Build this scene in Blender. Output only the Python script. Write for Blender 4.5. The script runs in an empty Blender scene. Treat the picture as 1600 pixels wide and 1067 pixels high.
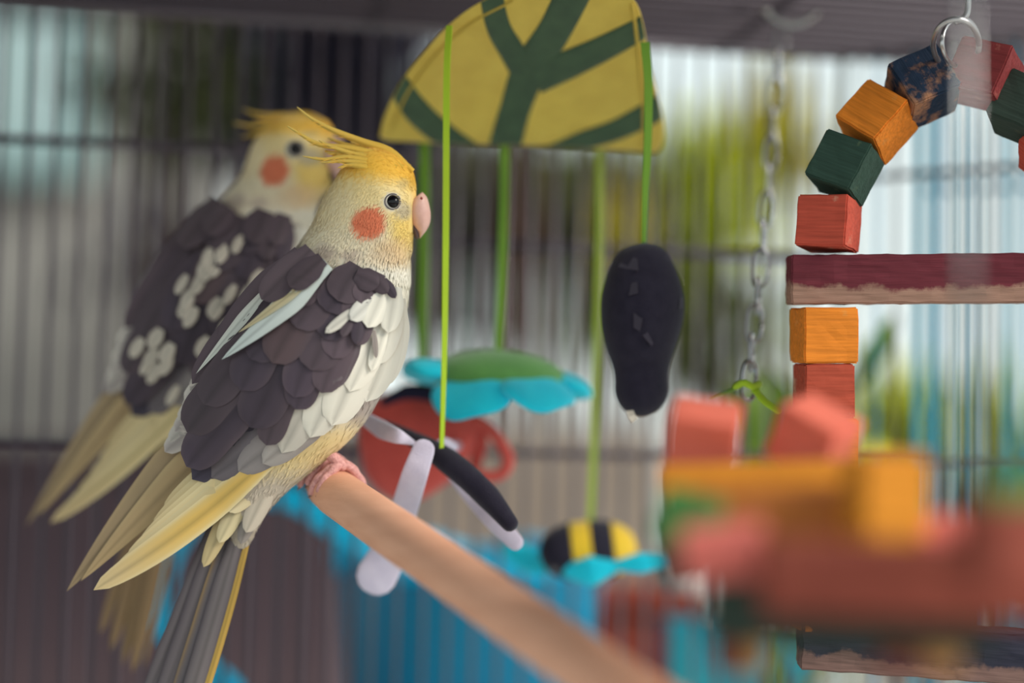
import bpy, bmesh, math, random
import numpy as np
from mathutils import Vector, Matrix, noise as mnoise

random.seed(11)
rng = np.random.default_rng(5)
S = bpy.context.scene
COL = S.collection

# ------------------------------------------------------------------ camera, sky, sun, exposure
F = 60.0 / 36.0 * 1600.0            # focal length in pixels of a 1600 wide frame
CAM = np.array([0.0, 0.0, 1.15])
PITCH, ROLL = math.radians(3.57), math.radians(1.25)
D0 = 0.667                          # distance of the near bird
PX = D0 / F                         # one pixel at that distance, 0.25 mm
f0 = np.array([0, math.cos(PITCH), math.sin(PITCH)])
u0 = np.array([0, -math.sin(PITCH), math.cos(PITCH)])
r0 = np.array([1.0, 0, 0])
FW = f0
UP = u0 * math.cos(ROLL) - r0 * math.sin(ROLL)
RT = r0 * math.cos(ROLL) + u0 * math.sin(ROLL)

cam = bpy.data.cameras.new('camera')
cam.lens = 60; cam.sensor_width = 36; cam.clip_start = 0.02; cam.clip_end = 200
cam.dof.use_dof = True; cam.dof.focus_distance = 0.652; cam.dof.aperture_fstop = 1.9
camo = bpy.data.objects.new('camera', cam); COL.objects.link(camo)
m = Matrix.Identity(4)
for i in range(3):
    m[i][0], m[i][1], m[i][2], m[i][3] = RT[i], UP[i], -FW[i], CAM[i]
camo.matrix_world = m
S.camera = camo

w = bpy.data.worlds.new('sky'); S.world = w; w.use_nodes = True
nt = w.node_tree; nt.nodes.clear()
out = nt.nodes.new('ShaderNodeOutputWorld'); bg = nt.nodes.new('ShaderNodeBackground')
tc = nt.nodes.new('ShaderNodeTexCoord'); sp = nt.nodes.new('ShaderNodeSeparateXYZ')
rp = nt.nodes.new('ShaderNodeValToRGB')
nt.links.new(tc.outputs['Generated'], sp.inputs[0]); nt.links.new(sp.outputs['Z'], rp.inputs[0])
rp.color_ramp.elements[0].position = 0.0; rp.color_ramp.elements[0].color = (0.79, 0.87, 0.84, 1)
rp.color_ramp.elements[1].position = 0.6; rp.color_ramp.elements[1].color = (0.62, 0.76, 0.82, 1)
nt.links.new(rp.outputs[0], bg.inputs[0]); nt.links.new(bg.outputs[0], out.inputs[0])
bg.inputs[1].default_value = 0.95

sun = bpy.data.lights.new('sun', 'SUN'); sun.energy = 3.4; sun.angle = math.radians(28); sun.color = (1.0, 0.93, 0.82)
suno = bpy.data.objects.new('sun', sun); COL.objects.link(suno)
sd = Vector((0.84, -0.36, 0.58)).normalized()
suno.rotation_euler = sd.to_track_quat('Z', 'Y').to_euler(); suno.location = (3, -2, 4)

S.view_settings.view_transform = 'Standard'; S.view_settings.look = 'None'
S.view_settings.gamma = 1; S.view_settings.use_curve_mapping = False
S.view_settings.exposure = 0.36
try:
    S.cycles.use_denoising = True
    S.cycles.max_bounces = 6; S.cycles.transparent_max_bounces = 8
except Exception:
    pass


# ------------------------------------------------------------------ helpers
def P(px, py, d):
    """world point at frame position px, py and distance d along the view axis (used to survey where things stand)"""
    return CAM + d * (FW + (px - 800.0) / F * RT - (py - 533.5) / F * UP)


def B(px, py, w=0.0):
    return P(px, py, D0 + w * PX)


def lin(c):
    return tuple((v / 255 / 12.92) if v / 255 <= 0.04045 else ((v / 255 + 0.055) / 1.055) ** 2.4 for v in c)


def sm(a, b, x):
    t = np.clip((x - a) / (b - a), 0, 1)
    return t * t * (3 - 2 * t)


def mat(name, c, rough=0.7, c2=None, scale=60, bump=0.0, bscale=400, metal=0.0, sheen=0.0, spec=0.3, stretch=None, thr=(0.35, 0.65), trans=0.0):
    m = bpy.data.materials.new(name); m.use_nodes = True
    n = m.node_tree.nodes; l = m.node_tree.links
    p = n['Principled BSDF']
    p.inputs['Roughness'].default_value = rough; p.inputs['Metallic'].default_value = metal
    p.inputs['Specular IOR Level'].default_value = spec
    p.inputs['Sheen Weight'].default_value = sheen
    p.inputs['Base Color'].default_value = (*lin(c), 1)
    tc = n.new('ShaderNodeTexCoord'); src = tc.outputs['Object']
    if stretch:
        mp = n.new('ShaderNodeMapping'); mp.inputs['Scale'].default_value = stretch
        l.new(src, mp.inputs[0]); src = mp.outputs[0]
    if c2:
        nz = n.new('ShaderNodeTexNoise'); nz.inputs['Scale'].default_value = scale; nz.inputs['Detail'].default_value = 5
        l.new(src, nz.inputs['Vector'])
        r = n.new('ShaderNodeValToRGB'); l.new(nz.outputs['Fac'], r.inputs[0])
        r.color_ramp.elements[0].position = thr[0]; r.color_ramp.elements[1].position = thr[1]
        r.color_ramp.elements[0].color = (*lin(c), 1); r.color_ramp.elements[1].color = (*lin(c2), 1)
        l.new(r.outputs[0], p.inputs['Base Color'])
    if bump:
        nb = n.new('ShaderNodeTexNoise'); nb.inputs['Scale'].default_value = bscale; nb.inputs['Detail'].default_value = 4
        l.new(src, nb.inputs['Vector'])
        bn = n.new('ShaderNodeBump'); bn.inputs['Strength'].default_value = bump; bn.inputs['Distance'].default_value = 0.001
        l.new(nb.outputs['Fac'], bn.inputs['Height']); l.new(bn.outputs[0], p.inputs['Normal'])
    return m


def vmat(name, rough=0.65, streak=0.0, sheen=0.15, bump=0.0):
    """plumage: the colours are a vertex attribute of the mesh"""
    m = bpy.data.materials.new(name); m.use_nodes = True
    n = m.node_tree.nodes; l = m.node_tree.links; p = n['Principled BSDF']
    p.inputs['Roughness'].default_value = rough; p.inputs['Specular IOR Level'].default_value = 0.2
    p.inputs['Sheen Weight'].default_value = sheen
    at = n.new('ShaderNodeAttribute'); at.attribute_name = 'col'
    if streak:
        uv = n.new('ShaderNodeAttribute'); uv.attribute_name = 'uv'
        mp = n.new('ShaderNodeMapping'); mp.inputs['Scale'].default_value = (26, 2.2, 1)
        mp.inputs['Rotation'].default_value = (0, 0, 0.0)
        l.new(uv.outputs['Vector'], mp.inputs[0])
        nz = n.new('ShaderNodeTexNoise'); nz.inputs['Scale'].default_value = 1.6; nz.inputs['Detail'].default_value = 4
        l.new(mp.outputs[0], nz.inputs['Vector'])
        mr = n.new('ShaderNodeMapRange'); mr.inputs[1].default_value = 0.3; mr.inputs[2].default_value = 0.7
        mr.inputs[3].default_value = 1 - streak; mr.inputs[4].default_value = 1 + streak
        l.new(nz.outputs['Fac'], mr.inputs[0])
        mx = n.new('ShaderNodeVectorMath'); mx.operation = 'SCALE'
        l.new(at.outputs['Color'], mx.inputs[0]); l.new(mr.outputs[0], mx.inputs['Scale'])
        l.new(mx.outputs[0], p.inputs['Base Color'])
        bn = n.new('ShaderNodeBump'); bn.inputs['Strength'].default_value = 0.25; bn.inputs['Distance'].default_value = 0.0004
        l.new(nz.outputs['Fac'], bn.inputs['Height']); l.new(bn.outputs[0], p.inputs['Normal'])
    else:
        l.new(at.outputs['Color'], p.inputs['Base Color'])
    return m


LOC = {}   # world location of every parent object (only translations are used on parents)


def put(o, parent=None, loc=(0, 0, 0)):
    loc = np.array(loc, float)
    LOC[o.name] = loc
    if parent is not None:
        o.parent = parent
        o.location = loc - LOC[parent.name]
    else:
        o.location = loc
    COL.objects.link(o)
    return o


def tag(o, label=None, cat=None, group=None, kind=None):
    if label: o['label'] = label
    if cat: o['category'] = cat
    if group: o['group'] = group
    if kind: o['kind'] = kind
    return o


def thing(name, loc, label, cat, group=None):
    o = bpy.data.objects.new(name, None); o.empty_display_size = 0.01
    put(o, None, loc)
    return tag(o, label, cat, group)


def obj(name, v, f, material, parent=None, smooth=True, col=None, uv=None, origin=None):
    v = np.array(v, float).reshape(-1, 3)
    c = v.mean(0) if origin is None else np.array(origin, float)
    me = bpy.data.meshes.new(name)
    me.from_pydata((v - c).tolist(), [], [list(map(int, q)) for q in f])
    if smooth: me.shade_smooth()
    if material: me.materials.append(material)
    if col is not None:
        a = me.color_attributes.new('col', 'FLOAT_COLOR', 'POINT')
        a.data.foreach_set('color', np.c_[np.array(col), np.ones(len(v))].astype(np.float32).ravel())
    if uv is not None:
        a = me.attributes.new('uv', 'FLOAT_VECTOR', 'POINT')
        a.data.foreach_set('vector', np.c_[np.array(uv), np.zeros(len(v))].astype(np.float32).ravel())
    me.update()
    return put(bpy.data.objects.new(name, me), parent, c)


def fixn(o):
    bm = bmesh.new(); bm.from_mesh(o.data); bmesh.ops.recalc_face_normals(bm, faces=bm.faces); bm.to_mesh(o.data); bm.free()
    return o


def grid_faces(n, m, closed=False, off=0):
    f = []
    for i in range(n - 1):
        for j in range(m if closed else m - 1):
            k = (j + 1) % m
            f.append((off + i * m + j, off + i * m + k, off + (i + 1) * m + k, off + (i + 1) * m + j))
    return f


def loft(rings):
    """rings: list of equally long closed rings -> verts, faces with capped ends"""
    n, m = len(rings), len(rings[0])
    v = np.array(rings, float).reshape(-1, 3)
    f = grid_faces(n, m, True)
    f.append(tuple(range(m - 1, -1, -1))); f.append(tuple((n - 1) * m + j for j in range(m)))
    return v, f


def curve(pts, n):
    """Catmull-Rom through pts (any dimension)"""
    p = np.array(pts, float); k = len(p)
    p = np.vstack([2 * p[0] - p[1], p, 2 * p[-1] - p[-2]])
    o = []
    for t in np.linspace(0, k - 1, n):
        i = min(int(t), k - 2); s = t - i
        a, b, c, d = p[i], p[i + 1], p[i + 2], p[i + 3]
        o.append(0.5 * ((2 * b) + (-a + c) * s + (2 * a - 5 * b + 4 * c - d) * s * s + (-a + 3 * b - 3 * c + d) * s ** 3))
    return np.array(o)


def tube_geo(pts, rad, m=10, flat=1.0, round_ends=True, up=None):
    """tube through world points; rad a number or a list; flat squashes the second axis"""
    p = np.array(pts, float); n = len(p)
    r = np.full(n, rad, float) if np.isscalar(rad) else np.array(rad, float)
    t = np.gradient(p, axis=0); t /= np.linalg.norm(t, axis=1)[:, None] + 1e-12
    nrm = np.array(up, float) if up is not None else np.array([0.3, -0.9, 0.2])
    rings = []; first = last = None
    for i in range(n):
        nrm = nrm - t[i] * nrm.dot(t[i]); nrm /= np.linalg.norm(nrm) + 1e-12
        b = np.cross(t[i], nrm)
        a = np.linspace(0, 2 * math.pi, m, endpoint=False)
        ring = lambda c, s: [c + s * (flat * math.cos(x) * nrm + math.sin(x) * b) for x in a]
        if i == 0 and round_ends:
            for k in (0.25, 0.6, 0.88): rings.append(ring(p[0] - t[0] * r[0] * math.sqrt(1 - k * k) * 0.9, r[0] * k))
        rings.append(ring(p[i], r[i]))
        if i == n - 1 and round_ends:
            for k in (0.88, 0.6, 0.25): rings.append(ring(p[i] + t[i] * r[i] * math.sqrt(1 - k * k) * 0.9, r[i] * k))
    return loft(rings)


def tube(name, pts, rad, material, parent=None, **k):
    v, f = tube_geo(pts, rad, **k)
    return fixn(obj(name, v, f, material, parent))


def strip(name, pts, width, thick, material, parent=None, side=None):
    """a ribbon: rectangular section along world points, wide along `side`"""
    p = np.array(pts, float); n = len(p)
    wd = np.full(n, width, float) if np.isscalar(width) else np.array(width, float)
    t = np.gradient(p, axis=0); t /= np.linalg.norm(t, axis=1)[:, None]
    rings = []
    for i in range(n):
        sdv = np.array(side(i / (n - 1)) if callable(side) else (RT if side is None else side), float)
        sdv = sdv - t[i] * sdv.dot(t[i]); sdv /= np.linalg.norm(sdv); b = np.cross(t[i], sdv)
        rings.append([p[i] + sx * sdv * wd[i] / 2 + sy * b * thick / 2 for sx, sy in ((-1, -1), (1, -1), (1, 1), (-1, 1))])
    v, f = loft(rings)
    return fixn(obj(name, v, f, material, parent, smooth=False))


def ellipsoid_geo(n=24, m=32):
    rings = []
    for i in range(1, n):
        th = math.pi * i / n
        rings.append([(math.sin(th) * math.cos(2 * math.pi * j / m), math.sin(th) * math.sin(2 * math.pi * j / m), math.cos(th)) for j in range(m)])
    return loft(rings)


def frame_pts(v, px, py, d, rot=0.0, yaw=0.0, pitch=0.0):
    """local (right, up, away) in pixels of that distance -> world; roll is clockwise in the picture"""
    v = np.array(v, float)
    R = (Matrix.Rotation(-rot, 3, 'Z') @ Matrix.Rotation(pitch, 3, 'X') @ Matrix.Rotation(yaw, 3, 'Y'))
    R = np.array(R)
    q = v @ R.T * (d / F)
    c = P(px, py, d)
    return c + q[:, :1] * RT + q[:, 1:2] * UP + q[:, 2:3] * FW


# ------------------------------------------------------------------ materials
M = {}
M['plumage'] = vmat('plumage', 0.7)
M['down'] = vmat('down', 0.75, sheen=0.1)
M['feather'] = vmat('feather', 0.6, streak=0.10)
M['eye'] = mat('eye_black', (14, 12, 18), 0.22, spec=0.35)
M['eye_skin'] = mat('eye_skin', (112, 105, 106), 0.7, bump=0.5, bscale=1500)
M['beak'] = mat('beak', (226, 184, 172), 0.45, c2=(214, 168, 158), scale=200, spec=0.4)
M['nostril'] = mat('nostril', (150, 70, 66), 0.8)
M['mandible'] = mat('mandible', (96, 78, 80), 0.6)
M['foot'] = mat('foot_skin', (226, 170, 164), 0.6, c2=(200, 140, 138), scale=900, bump=0.5, bscale=1600)
M['claw'] = mat('claw', (120, 96, 92), 0.45)
M['dowel'] = mat('dowel_wood', (238, 180, 150), 0.6, c2=(226, 166, 136), scale=40, stretch=(1, 1, 6), bump=0.15, bscale=300)
M['felt_yellow'] = mat('felt_yellow', (232, 206, 96), 0.95, c2=(222, 194, 88), scale=90, sheen=0.4, bump=0.4, bscale=1500, spec=0.1)
M['felt_green'] = mat('felt_green', (70, 92, 72), 0.95, c2=(78, 102, 78), scale=120, sheen=0.3, bump=0.4, bscale=1500, spec=0.1)
M['seam'] = mat('seam', (206, 180, 86), 0.95, spec=0.1)
M['ribbon'] = mat('ribbon_lime', (166, 198, 48), 0.7, bump=0.4, bscale=2500, spec=0.2)
M['ribbon_mid'] = mat('ribbon_olive', (150, 172, 64), 0.7, bump=0.4, bscale=2500, spec=0.2)
M['ribbon_dark'] = mat('ribbon_green', (104, 146, 48), 0.7, bump=0.4, bscale=2500, spec=0.2)
M['felt_black'] = mat('felt_black', (36, 33, 47), 0.95, c2=(42, 39, 53), scale=200, sheen=0.15, bump=0.5, bscale=1800, spec=0.1)
M['felt_flap'] = mat('felt_flap', (62, 58, 70), 0.95, sheen=0.2, bump=0.4, bscale=1800, spec=0.1)
M['felt_white'] = mat('felt_white', (214, 206, 226), 0.9, c2=(204, 196, 218), scale=150, sheen=0.3, bump=0.4, bscale=1600, spec=0.1)
M['felt_red'] = mat('felt_red', (216, 92, 84), 0.9, c2=(206, 84, 78), scale=100, sheen=0.3, bump=0.4, bscale=1500, spec=0.1)
M['felt_navy'] = mat('felt_navy', (44, 40, 58), 0.95, spec=0.1)
M['felt_leafgreen'] = mat('felt_leafgreen', (104, 164, 88), 0.9, c2=(96, 154, 82), scale=120, sheen=0.4, bump=0.4, bscale=1500, spec=0.1)
M['felt_cyan'] = mat('felt_cyan', (34, 220, 246), 0.9, c2=(28, 210, 240), scale=120, sheen=0.3, bump=0.4, bscale=1500, spec=0.1)
M['felt_bee'] = mat('felt_bee_yellow', (222, 184, 48), 0.9, sheen=0.3, bump=0.4, bscale=1500, spec=0.1)
M['tag'] = mat('tag_white', (214, 204, 190), 0.8)
M['steel'] = mat('steel', (196, 196, 198), 0.28, metal=0.9, spec=0.5)
M['zinc'] = mat('zinc', (160, 160, 162), 0.25, metal=0.95, spec=0.5)
M['wire'] = mat('cage_wire', (132, 126, 134), 0.38, metal=0.85, spec=0.5)
M['wire_dark'] = mat('cage_wire_dark', (84, 76, 86), 0.6, spec=0.3)  # dark copy of the cage wire, with shade put into its colour
M['wire_light'] = mat('cage_wire_light', (150, 150, 152), 0.4, metal=0.4, spec=0.5)
M['wire_teal'] = mat('cage_wire_teal', (10, 164, 196), 0.5, spec=0.4)
M['wire_blue'] = mat('cage_wire_blue', (0, 138, 184), 0.5, spec=0.4)
M['wire_white'] = mat('cage_wire_white', (214, 226, 224), 0.5, spec=0.4)


def wood_paint(name, paint, wood=(176, 132, 104), amount=0.34, scale=70, band=False):
    """chewed painted wood: paint with bare patches, grain along local X"""
    m = bpy.data.materials.new(name); m.use_nodes = True
    n = m.node_tree.nodes; l = m.node_tree.links; p = n['Principled BSDF']
    p.inputs['Roughness'].default_value = 0.8; p.inputs['Specular IOR Level'].default_value = 0.2
    tc = n.new('ShaderNodeTexCoord')
    nz = n.new('ShaderNodeTexNoise'); nz.inputs['Scale'].default_value = scale; nz.inputs['Detail'].default_value = 7; nz.inputs['Roughness'].default_value = 0.65
    l.new(tc.outputs['Object'], nz.inputs['Vector'])
    fac = nz.outputs['Fac']
    if band:   # the lower edge of the beam is chewed bare
        sx = n.new('ShaderNodeSeparateXYZ'); l.new(tc.outputs['Generated'], sx.inputs[0])
        mr = n.new('ShaderNodeMapRange'); mr.inputs[1].default_value = 0.18; mr.inputs[2].default_value = 0.80
        mr.inputs[3].default_value = 0.34; mr.inputs[4].default_value = -0.3
        l.new(sx.outputs['Y'], mr.inputs[0])
        ad = n.new('ShaderNodeMath'); ad.operation = 'ADD'
        l.new(fac, ad.inputs[0]); l.new(mr.outputs[0], ad.inputs[1]); fac = ad.outputs[0]
    r = n.new('ShaderNodeValToRGB'); l.new(fac, r.inputs[0])
    r.color_ramp.elements[0].position = 1 - amount - 0.04; r.color_ramp.elements[1].position = 1 - amount + 0.06
    r.color_ramp.elements[0].color = (*lin(paint), 1); r.color_ramp.elements[1].color = (*lin(wood), 1)
    mp = n.new('ShaderNodeMapping'); mp.inputs['Scale'].default_value = (40, 600, 600); l.new(tc.outputs['Object'], mp.inputs[0])
    gr = n.new('ShaderNodeTexNoise'); gr.inputs['Scale'].default_value = 1.2; l.new(mp.outputs[0], gr.inputs['Vector'])
    g2 = n.new('ShaderNodeMapRange'); g2.inputs[1].default_value = 0.3; g2.inputs[2].default_value = 0.7
    g2.inputs[3].default_value = 0.82; g2.inputs[4].default_value = 1.14; l.new(gr.outputs['Fac'], g2.inputs[0])
    vm = n.new('ShaderNodeVectorMath'); vm.operation = 'SCALE'; l.new(r.outputs[0], vm.inputs[0]); l.new(g2.outputs[0], vm.inputs['Scale'])
    l.new(vm.outputs[0], p.inputs['Base Color'])
    bn = n.new('ShaderNodeBump'); bn.inputs['Strength'].default_value = 0.5; bn.inputs['Distance'].default_value = 0.0008
    l.new(gr.outputs['Fac'], bn.inputs['Height']); l.new(bn.outputs[0], p.inputs['Normal'])
    return m


W = {
    'red': wood_paint('paint_red', (196, 84, 66), (206, 150, 126), 0.36),
    'brick': wood_paint('paint_brick', (178, 78, 58), (200, 156, 132), 0.38, 50),
    'maroon': wood_paint('paint_maroon', (108, 46, 56), (160, 124, 108), 0.36, 38, band=True),
    'maroon_block': wood_paint('paint_maroon_block', (138, 58, 60), (190, 120, 104), 0.36),
    'green': wood_paint('paint_green', (52, 76, 66), (110, 126, 92), 0.34),
    'orange': wood_paint('paint_orange', (226, 132, 44), (216, 150, 84), 0.36),
    'navy': wood_paint('paint_navy', (34, 50, 72), (170, 122, 92), 0.47, 45),
    'darkgreen': wood_paint('paint_darkgreen', (58, 72, 64), (110, 108, 84), 0.34),
    'black': wood_paint('paint_black', (46, 46, 60), (116, 90, 84), 0.30, 60, band=True),
    'bare': wood_paint('bare_wood', (214, 164, 104), (196, 140, 88), 0.45),
    'rust': wood_paint('paint_rust', (132, 66, 54), (160, 90, 64), 0.40, 30),
    'amber': wood_paint('paint_amber', (214, 138, 44), (196, 118, 48), 0.38, 30),
    'salmon': wood_paint('paint_salmon', (208, 106, 88), (224, 156, 136), 0.40, 40),
    'ochre': wood_paint('paint_ochre', (186, 112, 56), (150, 84, 56), 0.42, 30),
    'pink': wood_paint('paint_pink', (222, 118, 108), (232, 176, 150), 0.40, 40),
    'grass': wood_paint('paint_grass', (84, 136, 74), (150, 166, 90), 0.36, 40),
}

# ------------------------------------------------------------------ setting: ground, walls, porch roof
def slab(name, lo, hi, material, parent=None, bev=0.0):
    lo, hi = np.array(lo, float), np.array(hi, float); c = (lo + hi) / 2
    bm = bmesh.new(); bmesh.ops.create_cube(bm, size=1)
    for vv in bm.verts: vv.co = Vector(np.array(vv.co) * (hi - lo))
    if bev: bmesh.ops.bevel(bm, geom=bm.edges[:], offset=bev, segments=2, affect='EDGES')
    me = bpy.data.meshes.new(name); bm.to_mesh(me); bm.free()
    me.materials.append(material)
    return put(bpy.data.objects.new(name, me), parent, c)


ZC = CAM[2]
M['paving'] = mat('paving', (150, 140, 128), 0.9, c2=(120, 114, 106), scale=4)
M['plaster'] = mat('grey_plaster', (166, 162, 156), 0.9, c2=(144, 140, 136), scale=3)
M['fence_wall'] = mat('garden_plaster', (176, 162, 150), 0.9, c2=(150, 136, 126), scale=5)
M['porch'] = mat('porch_boards', (74, 64, 72), 0.85, c2=(58, 52, 62), scale=6)
tag(slab('floor', (-6, -4, -0.1), (7, 14, 0), M['paving']), kind='structure')
tag(slab('wall_back', (-4.5, 3.0, 0), (-0.52, 3.15, 3.6), M['plaster']), kind='structure')
tag(slab('wall_garden', (-0.52, 2.75, 0), (0.262, 2.87, ZC + 0.045), M['fence_wall']), kind='structure')
tag(slab('ceiling', (-4.5, -0.1, ZC + 0.60), (0.44, 2.42, ZC + 0.68), M['porch']), kind='structure')

# ------------------------------------------------------------------ garden and things beyond the cage
def leaf_cloud(rad, n, size, seed, squash=1.0):
    """a crown of bent leaves filling an ellipsoid"""
    g = np.random.default_rng(seed); v = []; f = []
    for i in range(n):
        d = g.normal(size=3); d /= np.linalg.norm(d)
        c = d * np.array(rad) * g.uniform(0.25, 1.0) ** 0.5
        a = g.normal(size=3); a[2] -= 0.4; a /= np.linalg.norm(a)
        b = np.cross(a, g.normal(size=3)); b /= np.linalg.norm(b); k = np.cross(a, b)
        L = size * g.uniform(0.7, 1.3); wd = L * 0.3
        o = len(v)
        v += [c, c + a * L * .35 + b * wd + k * L * .06, c + a * L * .45, c + a * L * .35 - b * wd + k * L * .06, c + a * L - k * L * .1]
        f += [(o, o + 1, o + 2), (o, o + 2, o + 3), (o + 2, o + 1, o + 4), (o + 3, o + 2, o + 4)]
    return np.array(v), f


def bush(name, c, rad, n, size, material, seed, label, cat='shrub', group=None, trunk=True, leafcat='foliage'):
    c = np.array(c, float)
    t = thing(name, (c[0], c[1], 0), label, cat, group)
    v, f = leaf_cloud(rad, n, size, seed)
    tag(obj(leafcat, v + c, f, material, t, smooth=False, origin=c), kind='stuff')
    if trunk:
        pts = curve([(c[0], c[1], 0), (c[0] + 0.03, c[1], c[2] * 0.5), (c[0], c[1] + .02, c[2]), (c[0] + .03, c[1], c[2] + rad[2] * .7)], 9)
        tube('trunk', pts, np.linspace(0.03, 0.01, 9), M['bark'], t, m=8)
    return t


M['bark'] = mat('bark', (92, 66, 60), 0.9, c2=(70, 52, 52), scale=20)
M['leaf_dark'] = mat('leaf_dark', (84, 80, 94), 0.8, c2=(66, 62, 82), scale=3)
M['leaf_dim'] = mat('leaf_dim', (92, 90, 62), 0.8, c2=(68, 64, 60), scale=3)
M['leaf_olive'] = mat('leaf_olive', (112, 118, 74), 0.8, c2=(86, 92, 66), scale=3)
M['leaf_mid'] = mat('leaf_mid', (122, 132, 66), 0.8, c2=(90, 94, 60), scale=3)
M['leaf_bright'] = mat('leaf_bright', (196, 200, 44), 0.7, c2=(160, 170, 44), scale=3)
M['leaf_yellow'] = mat('leaf_yellow', (200, 178, 44), 0.7, c2=(176, 168, 52), scale=3)
M['leaf_green'] = mat('leaf_green', (112, 142, 48), 0.6, c2=(96, 126, 44), scale=6)
M['planter'] = mat('planter_wood', (98, 82, 88), 0.9, c2=(76, 64, 74), scale=5)
M['terracotta'] = mat('terracotta', (178, 84, 66), 0.85, c2=(156, 72, 60), scale=10)
M['table_wood'] = mat('table_wood', (150, 116, 92), 0.6, c2=(130, 98, 78), scale=12, stretch=(1, 8, 8))
M['tub_blue'] = mat('tub_blue', (0, 140, 180), 0.45, c2=(0, 130, 172), scale=6, spec=0.4)
M['tub_rim_lit'] = mat('tub_rim_lit', (0, 196, 246), 0.45, spec=0.4)  # same plastic as the body, brightened for the light on rim and handle
M['crate_teal'] = mat('crate_teal', (48, 164, 178), 0.6, c2=(36, 140, 168), scale=20)
M['white_paint'] = mat('white_paint', (214, 222, 220), 0.6)
M['pale_teal'] = mat('pale_teal', (142, 172, 172), 0.6)
M['soil'] = mat('soil', (70, 54, 50), 1.0)
M['curtain'] = mat('curtain_teal', (52, 164, 186), 0.8)
M['pane'] = mat('pane', (206, 222, 222), 0.2, spec=0.5)  # pale sky reflection put into the colour of the glass

# window in the grey wall, at the upper left
wl = P(-70, 240, 3.0); wr = P(112, -120, 3.0)
win = bpy.data.objects.new('window_1', None); put(win, None, ((wl[0] + wr[0]) / 2, 2.99, wl[2])); win['kind'] = 'structure'
x0, x1, z0, z1 = wl[0], wr[0], wl[2], wr[2] + 0.2
slab('pane', (x0, 2.975, z0), (x1, 2.985, z1), M['pane'], win)
for a, b in (((x0 - .04, 2.95, z0 - .04), (x0, 3.0, z1 + .04)), ((x1, 2.95, z0 - .04), (x1 + .04, 3.0, z1 + .04)),
             ((x0, 2.95, z0 - .04), (x1, 3.0, z0)), ((x0, 2.95, z1), (x1, 3.0, z1 + .04)), (((x0 + x1) / 2 - .012, 2.955, z0), ((x0 + x1) / 2 + .012, 2.975, z1))):
    slab('frame', a, b, M['pale_teal'], win)

# trees and shrubs
bush('dark_tree', P(500, 130, 2.58), (0.19, 0.15, 0.17), 700, 0.07, M['leaf_dark'], 1, 'dark dense tree crown behind the pale yellow crest of the near bird', 'tree')
bush('olive_shrub', P(250, 120, 2.3), (0.10, 0.08, 0.11), 110, 0.06, M['leaf_olive'], 2, 'thin olive shrub in front of the grey wall at upper left', 'shrub')
bush('thin_shrub', P(225, 420, 2.78), (0.17, 0.08, 0.12), 50, 0.07, M['leaf_dark'], 3, 'sparse dark shrub against the grey wall behind the far bird', 'shrub')
bush('tall_shrub', P(880, 380, 3.9), (0.28, 0.15, 0.26), 1300, 0.09, M['leaf_mid'], 4, 'mid green tree whose crown fills the gap below the leaf shaped canopy', 'tree')
bush('dark_shrub', P(690, 360, 3.3), (0.17, 0.12, 0.22), 900, 0.07, M['leaf_dim'], 5, 'dark shrub behind the garden wall between near bird and green ribbons', 'shrub')
bush('dark_shrub', P(960, 345, 3.18), (0.09, 0.07, 0.12), 220, 0.07, M['leaf_dim'], 15, 'small dark shrub behind the black plush toy', 'shrub')
bush('yellow_green_tree', P(1075, 340, 3.52), (0.13, 0.1, 0.20), 330, 0.09, M['leaf_bright'], 6, 'yellow green tree between the leaf shaped canopy and the steel chain', 'tree')
bush('yellow_green_tree', P(1215, 215, 3.78), (0.11, 0.1, 0.11), 110, 0.10, M['leaf_yellow'], 7, 'small yellow leaved tree top behind the steel chain', 'tree')
bush('green_shrub', P(1130, 520, 2.98), (0.13, 0.07, 0.10), 120, 0.09, M['leaf_mid'], 8, 'green shrub behind the lower end of the steel chain', 'shrub')
bush('yellow_green_hedge', P(1420, 735, 2.2), (0.20, 0.12, 0.12), 1500, 0.06, M['leaf_bright'], 9, 'yellow green hedge low behind the wires at right', 'hedge')
bush('dark_hedge', P(1560, 850, 1.8), (0.20, 0.12, 0.10), 380, 0.05, M['leaf_mid'], 10, 'darker green hedge in front of the yellow green one at right', 'hedge')
bush('yellow_shrub', P(968, 350, 2.95), (0.04, 0.02, 0.07), 60, 0.05, M['leaf_yellow'], 16, 'warm yellow shrub glowing just above the black plush toy', 'shrub')
# pale posts and a reddish trunk behind the garden wall
for i, (px, py0, wd, d, mt, lb) in enumerate(((812, 200, 44, 2.95, 'bark', 'reddish brown post seen below the leaf shaped canopy'),
                                              (752, 440, 36, 3.0, 'white_paint', 'pale painted post left of the reddish brown post'),
                                              (862, 440, 32, 3.0, 'white_paint', 'pale painted post right of the reddish brown post'))):
    c = P(px, 600, d); top = P(px, py0, d)[2]; r = wd / 2 * d / F
    t = thing('garden_post', (c[0], c[1], 0), lb, 'post')
    slab('shaft', (c[0] - r, c[1] - r, 0), (c[0] + r, c[1] + r, top), M[mt], t, 0.006)
    slab('cap', (c[0] - r * 1.25, c[1] - r * 1.25, top), (c[0] + r * 1.25, c[1] + r * 1.25, top + 0.015), M[mt], t, 0.004)

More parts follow.
